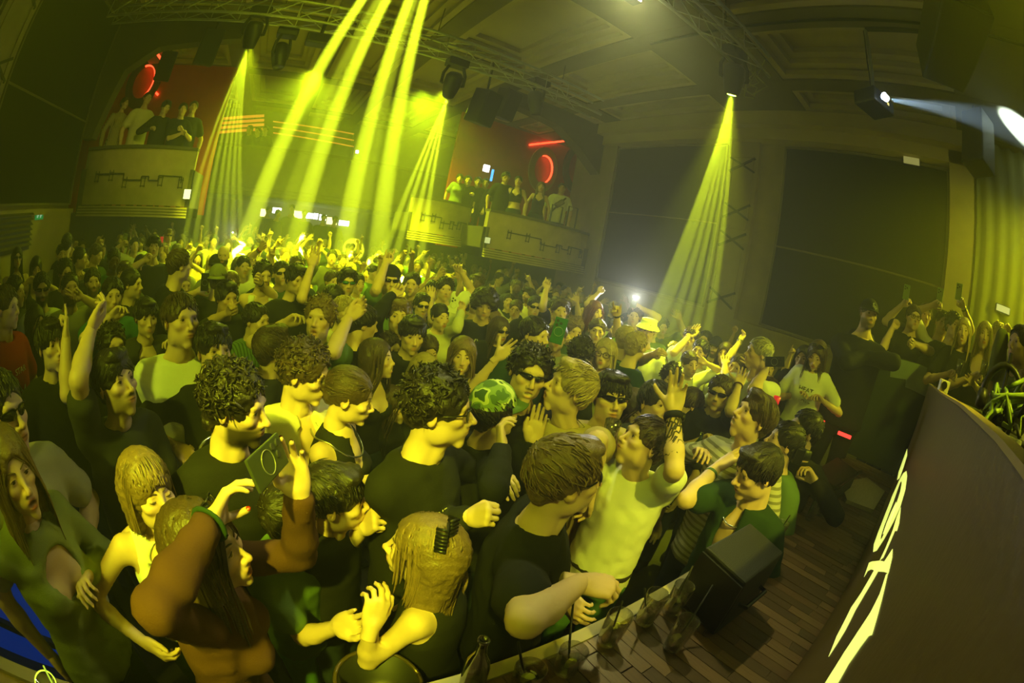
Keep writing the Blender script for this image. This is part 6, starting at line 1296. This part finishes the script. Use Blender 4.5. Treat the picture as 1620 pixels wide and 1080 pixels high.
X(1214, 622, 'man in a cap-like dark fringe and sunglasses behind the striped knit', s=44, fa=-20, hair='fringe', hc='br', top='tee', topc='blk', wear=('shades',))
cup(CAM+ray(1227, 637)*2.9, 'red cup beside the sunglasses behind the striped knit', REDC, .085, .026)
X(1178, 612, 'woman in a pale top between the beaded wrist and the grey haired man', s=38, fa=-20, fem=True, hair='bun', hc='br', top='tee', topc='wht')
X(1060, 600, 'man with black hair left of the laughing woman', s=44, fa=10, hair='curly', hc='dk', top='tee', topc='dkg')
X(1090, 640, 'brown haired man bending beneath the laughing woman', s=50, fa=-70, pitch=-20, hair='short', hc='br', top='tee', topc='char')
# phone torches
t_ = X(1003, 500, 'person holding the brightest torch in the crowd', s=30, fa=0, hair='short', hc='br', top='tee', topc='char', arms=(('L', 1004, 482, 'grip'),))
phone(CAM+ray(1003, 477)*(t_['D']-.12), -ray(1003, 477), (0, 0, 1), 'phone with the dazzling white torch before the black screen', light=900)
# ------------------------------------------------------------------ the wing at the right
F0 = .45
X(1270, 568, 'laughing woman with long dark hair in a black dress at the right wall', D=4.0, fa=-14, fem=True, face='f0', hair='long', hc='dk', top='long', topc='blk', legc='blk', mouth='laugh', floor=F0)
X(1292, 562, 'woman in a white printed tee looking down with a checked shirt at her waist', D=3.72, fa=-8, pitch=-26, fem=True, face='f1', hair='long', hc='br', top='tee', topc='wht', legc='char', floor=F0, wear=('headup',), arms=(('R', 1274, 622, 'relaxed', dict(f=-.12)), ('L', 1290, 625, 'relaxed', dict(f=-.12))), prints=(('HEAT', (.0, 1.28), .055, 'dkg'), ('WAVE', (.0, 1.2), .05, 'brn')))
t_ = PEOPLE[-1]; g_ = Geo(); f_ = Field((-.26, -.22, .5), (.26, .24, 1.05), .02); f_.prof([.62, .8, .92, .98], [0]*4, [0]*4, [.19, .19, .18, .165], [.14, .14, .13, .12], .02); f_.wrinkle(.01, 40, 5); f_.cut((0, .02, .9), (0, 1, -.9)); V_, F_ = f_.mesh(); g_.add(V_, F_); mk('tied_shirt', g_.data('tied_shirt', [CHECK]), t_['body'], TONE['khaki'])
X(1374, 498, 'bearded man in a black cap with a white emblem standing with folded arms', D=4.05, fa=22, bfa=10, face='m2', hair='crop', hc='br', beard=.8, top='hoodie', topc='blk', legc='blk', bulk=1.12, wear=('cap',), capc='blk', floor=.45, arms=(('R', 1385, 560, 'fist', dict(f=-.2, elbow=(1340, 570))), ('L', 1352, 562, 'fist', dict(f=-.15, elbow=(1412, 572)))))
t_ = PEOPLE[-1]
for k_, (dx_, dz_, tx_) in enumerate(((-.012, .075, 'S'), (.008, .062, 'o'), (.02, .05, 'x'))):
    cu = bpy.data.curves.new('emblem', 'FONT'); cu.body = tx_; cu.size = .045; cu.extrude = .0012; cu.align_x = 'CENTER'; tmp = bpy.data.objects.new('tmp', cu); me = bpy.data.meshes.new_from_object(tmp); bpy.data.objects.remove(tmp); me.materials.clear(); me.materials.append(CAPM)
    o = mk('emblem', me, t_['body'], TONE['wht']); zc_ = dz_; p_ = t_['F']['xf'](np.array([[-dx_, .105*1.04, zc_-.0]]))[0]; o.location = p_; hr_ = t_['sp']['HR']; o.rotation_euler = (Matrix(hr_.tolist()) @ Matrix(rotm((1, 0, 0), PI/2-.25).tolist()).to_3x3() @ Matrix(rotm((0, 1, 0), PI).tolist()).to_3x3()).to_euler()
G1 = WZ
X(1445, 503, 'man in spectacles and black tee with one fist forward at the right', D=4.6, fa=18, face='m2', hair='slick', hc='br', top='tee', topc='blk', wear=('glasses',), floor=G1, bulk=1.08, arms=(('R', 1417, 508, 'fist', dict(elbow=(1396, 548), f=-.2)), ('L', 1438, 540, 'fist', dict(f=-.35, elbow=(1470, 556)))))
t_ = X(1463, 500, 'young man behind the spectacled man, one phone arm raised', D=4.9, fa=16, hair='quiff', hc='br', top='tee', topc='char', floor=G1, arms=(('R', 1436, 473, 'grip', dict(f=.1)),)); P1 = t_
phone(CAM+ray(1434, 462)*4.85, -ray(1434, 462), (0, 0, 1), 'phone raised above the spectacled man at the right', case=mat('lit_case', (.30, .42, .12), .4))
t_ = X(1491, 512, 'dark haired man in a pale shirt raising a phone before the ochre pillar', D=4.7, fa=14, hair='short', hc='dk', top='tee', topc='bone', floor=G1, arms=(('R', 1486, 478, 'grip', dict(f=0)),))
phone(CAM+ray(1487, 468)*4.65, -ray(1487, 468), (0, 0, 1), 'phone raised in the middle of the three at the right', case=mat('lit_case2', (.30, .42, .12), .4))
t_ = X(1508, 516, 'black curly haired man with a watch raising a phone at the right', D=4.55, fa=30, hair='curly', hc='dk', top='tee', topc='blk', floor=G1, arms=(('L', 1519, 472, 'grip', dict(f=0)),), bands=((-1, .03, .031, .005, 'watch_strap', 'blk'),))
phone(CAM+ray(1517, 461)*4.5, -ray(1517, 461), (0, 0, 1), 'phone raised furthest right above the blonde women', case=mat('lit_case3', (.30, .42, .12), .4))
t_ = X(1524, 526, 'laughing blonde woman with long straight hair in a black tee', D=4.1, fa=-2, tilt=5, fem=True, face='f0', hair='long', hc='bl', top='tee', topc='blk', mouth='laugh', floor=G1, arms=(('R', 1512, 588, 'grip', dict(f=-.3)), ('L', 1532, 596, 'open', dict(f=-.3))))
cup(CAM+ray(1518, 580)*3.75, 'clear cup in the hand of the laughing blonde woman')
t_ = X(1557, 532, 'blonde woman in a black top beside the laughing blonde woman', D=4.1, fa=6, fem=True, face='f1', hair='long', hc='bl', top='strap', topc='blk', floor=G1, arms=(('R', 1552, 590, 'grip', dict(f=-.25)),))
cup(CAM+ray(1556, 582)*3.8, 'clear cup held by the blonde woman in a black top')
X(1578, 530, 'curly fair haired person behind the two blonde women', D=5.0, fa=20, fem=True, hair='curly', hc='bl', top='tee', topc='bone', floor=G1, arms=(('L', 1590, 512, 'grip'),))
X(1612, 548, 'dark haired person at the right edge with an arm in a green sleeve', D=3.1, fa=-40, hair='short', hc='dk', top='long', topc='olive', floor=G1, arms=(('R', 1560, 620, 'relaxed', dict(f=-.1, elbow=(1580, 560))), ('L', 1614, 590, 'fist')))
t_ = PEOPLE[-1]
# ------------------------------------------------------------------ balconies
def bal(x, y, Y, fl, label, **k):
    P = px(x, y, Y); return X(x, y, label, D=np.linalg.norm(P-CAM), floor=fl, lod=1, **k)
BL1, BL2, BL3 = 2.31, 2.21, 2.31
bal(197, 164, 7.6, BL1, 'woman with dark hair in a striped blouse at the left end of the left balcony', fa=36, fem=True, hair='bun', hc='dk', top='long', topc='tan', pat='vstripe', arms=(('L', 204, 192, 'grip', dict(f=-.15)),))
bal(233, 156, 7.7, BL1, 'man in a pale tee standing tall on the left balcony', fa=20, hair='crop', hc='br', top='tee', topc='cream')
bal(262, 170, 7.55, BL1, 'man in a black jacket with a lanyard leaning on the left balcony', fa=24, pitch=-16, hair='quiff', hc='dk', top='long', topc='blk', chain=2.0, arms=(('R', 245, 201, 'fist', dict(f=-.2)), ('L', 266, 202, 'fist', dict(f=-.2))))
bal(289, 174, 7.5, BL1, 'man in a black tee resting folded arms on the left balcony', fa=4, hair='short', hc='dk', top='tee', topc='blk', arms=(('R', 294, 208, 'fist', dict(f=-.2)), ('L', 284, 200, 'fist', dict(f=-.2))))
bal(306, 170, 7.8, BL1, 'man at the right end of the left balcony behind the folded arms', fa=0, hair='crop', hc='br', top='tee', topc='char')
bal(800, 281, 7.9, BL2, 'dark haired man in black at the left end of the right balcony', fa=16, hair='fringe', hc='dk', top='tee', topc='blk', skin='md')
bal(820, 287, 7.7, BL2, 'woman in a short black top on the right balcony', fa=-6, fem=True, hair='bun', hc='dk', top='crop', topc='blk')
bal(856, 296, 7.7, BL2, 'long haired woman in a black tank top below the red ring', fa=0, fem=True, hair='long', hc='lb', top='strap', topc='blk')
bal(889, 298, 7.65, BL2, 'man in a white tee with a bag strap across his chest on the right balcony', fa=4, hair='crop', hc='dk', skin='md', top='tee', topc='wht', bulk=1.05)
t_ = PEOPLE[-1]; f_ = t_['F']; zs_, cx_, cy_, a_, b_ = f_['prof']; s_ = f_['s']
pth = [np.array([q*.15*s_, (np.interp(z*s_, zs_, b_)+.03)*math.sqrt(max(.05, 1-(q*.15/.19)**2)), z*s_]) for q, z in ((-.8, 1.42), (-.4, 1.34), (0, 1.26), (.45, 1.16), (.9, 1.06))]; MB().tube(pth, .022, 6).build('bag_strap', FRAME, t_['body'], smooth=True); MB().obox(pth[2]+np.array([0, .02, 0]), (.22, .06, .12), rotm((0, 1, 0), .75)).build('crossbody_bag', FRAME, t_['body'], bevel=.02)
for i, (x_, y_) in enumerate(((727, 283), (740, 286), (756, 288), (768, 290))):
    bal(x_, y_, 8.95, BL3, ('first', 'second', 'third', 'fourth')[i]+' person from the left on the dim set-back balcony', fa=6, hair='short', hc='dk', top='tee', topc=('khaki', 'char', 'blk', 'char')[i], fem=(i == 0), arms=(('R', 748, 306, 'fist', dict(f=-.2)),) if i == 2 else ())
# handrail bar on the right balcony
for q in ((868, 340, 888, 340), (895, 338, 912, 342)):
    a, b = px(q[0], q[1]+6, 7.25), px(q[2], q[3]-12, 7.25); tag(MB().tube([(a[0], 7.2, 2.9), (a[0], 7.2, b[2]), (b[0], 7.2, b[2]), (b[0], 7.2, 2.9)], .018, 6).build('hand_rail', BLACK), ('left' if q[0] < 880 else 'right')+' black hand rail before the white tee on the right balcony', 'rail')
# gallery people at the very back (silhouettes)
for i, (x_, y_) in enumerate(((395, 205), (408, 208), (420, 206), (462, 330), (482, 338), (512, 345), (530, 348), (425, 333), (440, 338))):
    g_ = y_ < 300; X(x_, y_, (('left', 'middle', 'right')[i]+' dark figure on the rear gallery before the amber sign') if g_ else ('third', 'fourth', 'fifth', 'sixth', 'leftmost', 'second')[i-3]+' dark figure from the left before the lit bar at the back', D=np.linalg.norm(px(x_, y_, 11.8 if g_ else 13.2)-CAM), floor=2.95 if g_ else .35, lod=2, fa=10*i-40, hair='short', hc='dk', top='tee', topc='blk', group='figures on the rear gallery' if g_ else 'figures before the bar')
# ------------------------------------------------------------------ the rest of the crowd: copies of a pool of figures
def ground(P): return P['loc'][:2]
taken = [tuple(P['hw'][:2]) for P in PEOPLE if P['loc'][2] < .5]
POOL = []; rg = random.Random(21)
HS = ['short', 'fringe', 'quiff', 'crop', 'curly', 'short', 'slick', 'curtain']
def proto(i, lod):
    fem = i % 3 == 1; r = random.Random(100+i+50*lod); h = 1.68 if fem else 1.78; arms = {}; kind = ('none', 'none', 'one', 'none', 'two', 'phone', 'one', 'none')[i % 8]
    if kind in ('one', 'phone'): q = r.choice((1, -1)); arms[q] = dict(H=np.array([q*r.uniform(.12, .34), r.uniform(.15, .35), h+r.uniform(.08, .3)]), pose=r.choice(('open', 'point', 'fist', 'horns', 'wave')) if kind == 'one' else 'grip', palm=(0, 1, 0))
    if kind == 'two':
        for q in (1, -1): arms[q] = dict(H=np.array([q*r.uniform(.15, .34), r.uniform(.15, .3), h+r.uniform(-.05, .25)]), pose='open', palm=(0, 1, 0))
    hair = ('long' if r.random() < .65 else 'bun') if fem else HS[i % len(HS)]
    sp = dict(lod=lod, fem=fem, h=h, top='tee' if not fem else r.choice(('tee', 'strap')), topc='wht', face='f%d' % (i % 3) if fem else 'm%d' % (i % 5), lean=(0, .02), HR=rotm((0, 0, 1), r.uniform(-.25, .25)) @ rotm((1, 0, 0), r.uniform(-.1, .12)), bulk=r.uniform(.95, 1.08), arms=arms, hair=hair, hairc=(.05, .03, .02), skin=SK['lt'], seed=900+i, hs=1.0 if not fem else .95)
    if not fem and i % 5 == 0: sp['beard'] = .8
    F = figure(sp); me = {'person': F['skin'].data('crowd_body', [SKIN]), 'tee_shirt': F['top'].data('crowd_top', [CLOTH]), 'trousers': F['legs'].data('crowd_trousers', [DENIM])}
    if F.get('hair'): me['hair'] = F['hair'].data('crowd_hair', [HAIRM])
    return dict(me=me, fem=fem, kind=kind, hair=hair, h=h, hand={q: F['arms'][q]['H'] for q in arms})
POOL1 = [proto(i, 1) for i in range(16)]; POOL2 = [proto(i, 2) for i in range(16)]
TOPN = [('blk', 'black'), ('char', 'charcoal'), ('wht', 'white'), ('cream', 'cream'), ('grn', 'green'), ('dkg', 'dark green'), ('grey', 'grey'), ('navy', 'navy'), ('wht', 'white')]
HCN = [('dk', 'black'), ('br', 'brown'), ('lb', 'light brown'), ('dk', 'black'), ('br', 'brown'), ('bl', 'fair')]
def zone(x, y): return ('left' if x < -1.2 else 'middle' if x < 2.4 else 'right')
count = 0
USED = set()
def stand(x, y, z=0):
    global count
    far = y > 5.6
    for _ in range(30):
        p = rg.choice(POOL2 if far else POOL1); tc, tn = rg.choice(TOPN); hc_, hn = rg.choice(HCN)
        who = 'woman' if p['fem'] else 'man'; act = {'none': '', 'one': ', one arm raised', 'two': ', both arms raised', 'phone': ', forearm raised'}[p['kind']]
        hair = {'long': 'long %s haired', 'bun': 'tied %s haired', 'fringe': '%s fringed', 'curly': '%s curly haired', 'crop': 'cropped %s haired', 'slick': 'slick %s haired', 'quiff': '%s quiffed', 'curtain': 'parted %s haired'}.get(p['hair'], 'short %s haired') % hn
        lab = '%s %s in %s tee%s, %s %s' % (hair, who, tn, act, 'far crowd' if far else 'mid crowd', zone(x, y))
        if lab not in USED: break
    USED.add(lab)
    sc = rg.uniform(.93, 1.0) if not far else rg.uniform(.94, 1.03); psi = math.atan2(x+rg.uniform(-2, 2), -y+rg.uniform(-.5, .5))+rg.uniform(-.35, .35)
    psi = math.atan2(-(-x+rg.uniform(-2, 2)), -y+rg.uniform(-.5, .5))+rg.uniform(-.35, .35)
    o = bpy.data.objects.new('person', p['me']['person']); COL.objects.link(o); o.location = (x, y, z); o.rotation_euler = (0, 0, psi); o.scale = (sc, sc, sc); sk = rg.choice(('lt', 'lt', 'lt', 'md', 'dk') if far else ('lt', 'lt', 'md')); o.color = (*SK[sk], 1)
    o['label'] = lab; o['category'] = 'person'; o['group'] = 'the packed crowd on the dance floor'
    for n_, col in (('tee_shirt', TONE[tc]), ('trousers', TONE['char']), ('hair', HC[hc_])):
        if n_ in p['me']: c = bpy.data.objects.new(n_, p['me'][n_]); COL.objects.link(c); c.parent = o; c.color = (*col, 1)
    taken.append((x, y)); count += 1; return o, p
def free(x, y, d): return all((x-a)**2+(y-b)**2 > d*d for a, b in taken)
for _ in range(6000):
    y = rg.uniform(4.3, 12.9); x = rg.uniform(-3.3, 6.05) if y < 7.5 else rg.uniform(-3.9, 6.5)
    if count >= 190: break
    d = .52 if y < 7 else .60
    if free(x, y, d): stand(x, y)
n1 = count
for _ in range(3000):
    y = rg.uniform(1.6, 4.4); x = rg.uniform(-3.3, 6.0)
    if count-n1 >= 70: break
    if x > 3.3 and y < 1.9: continue
    if free(x, y, .50 if y < 3 else .46): stand(x, y, 0)
print('crowd', len(PEOPLE), count)
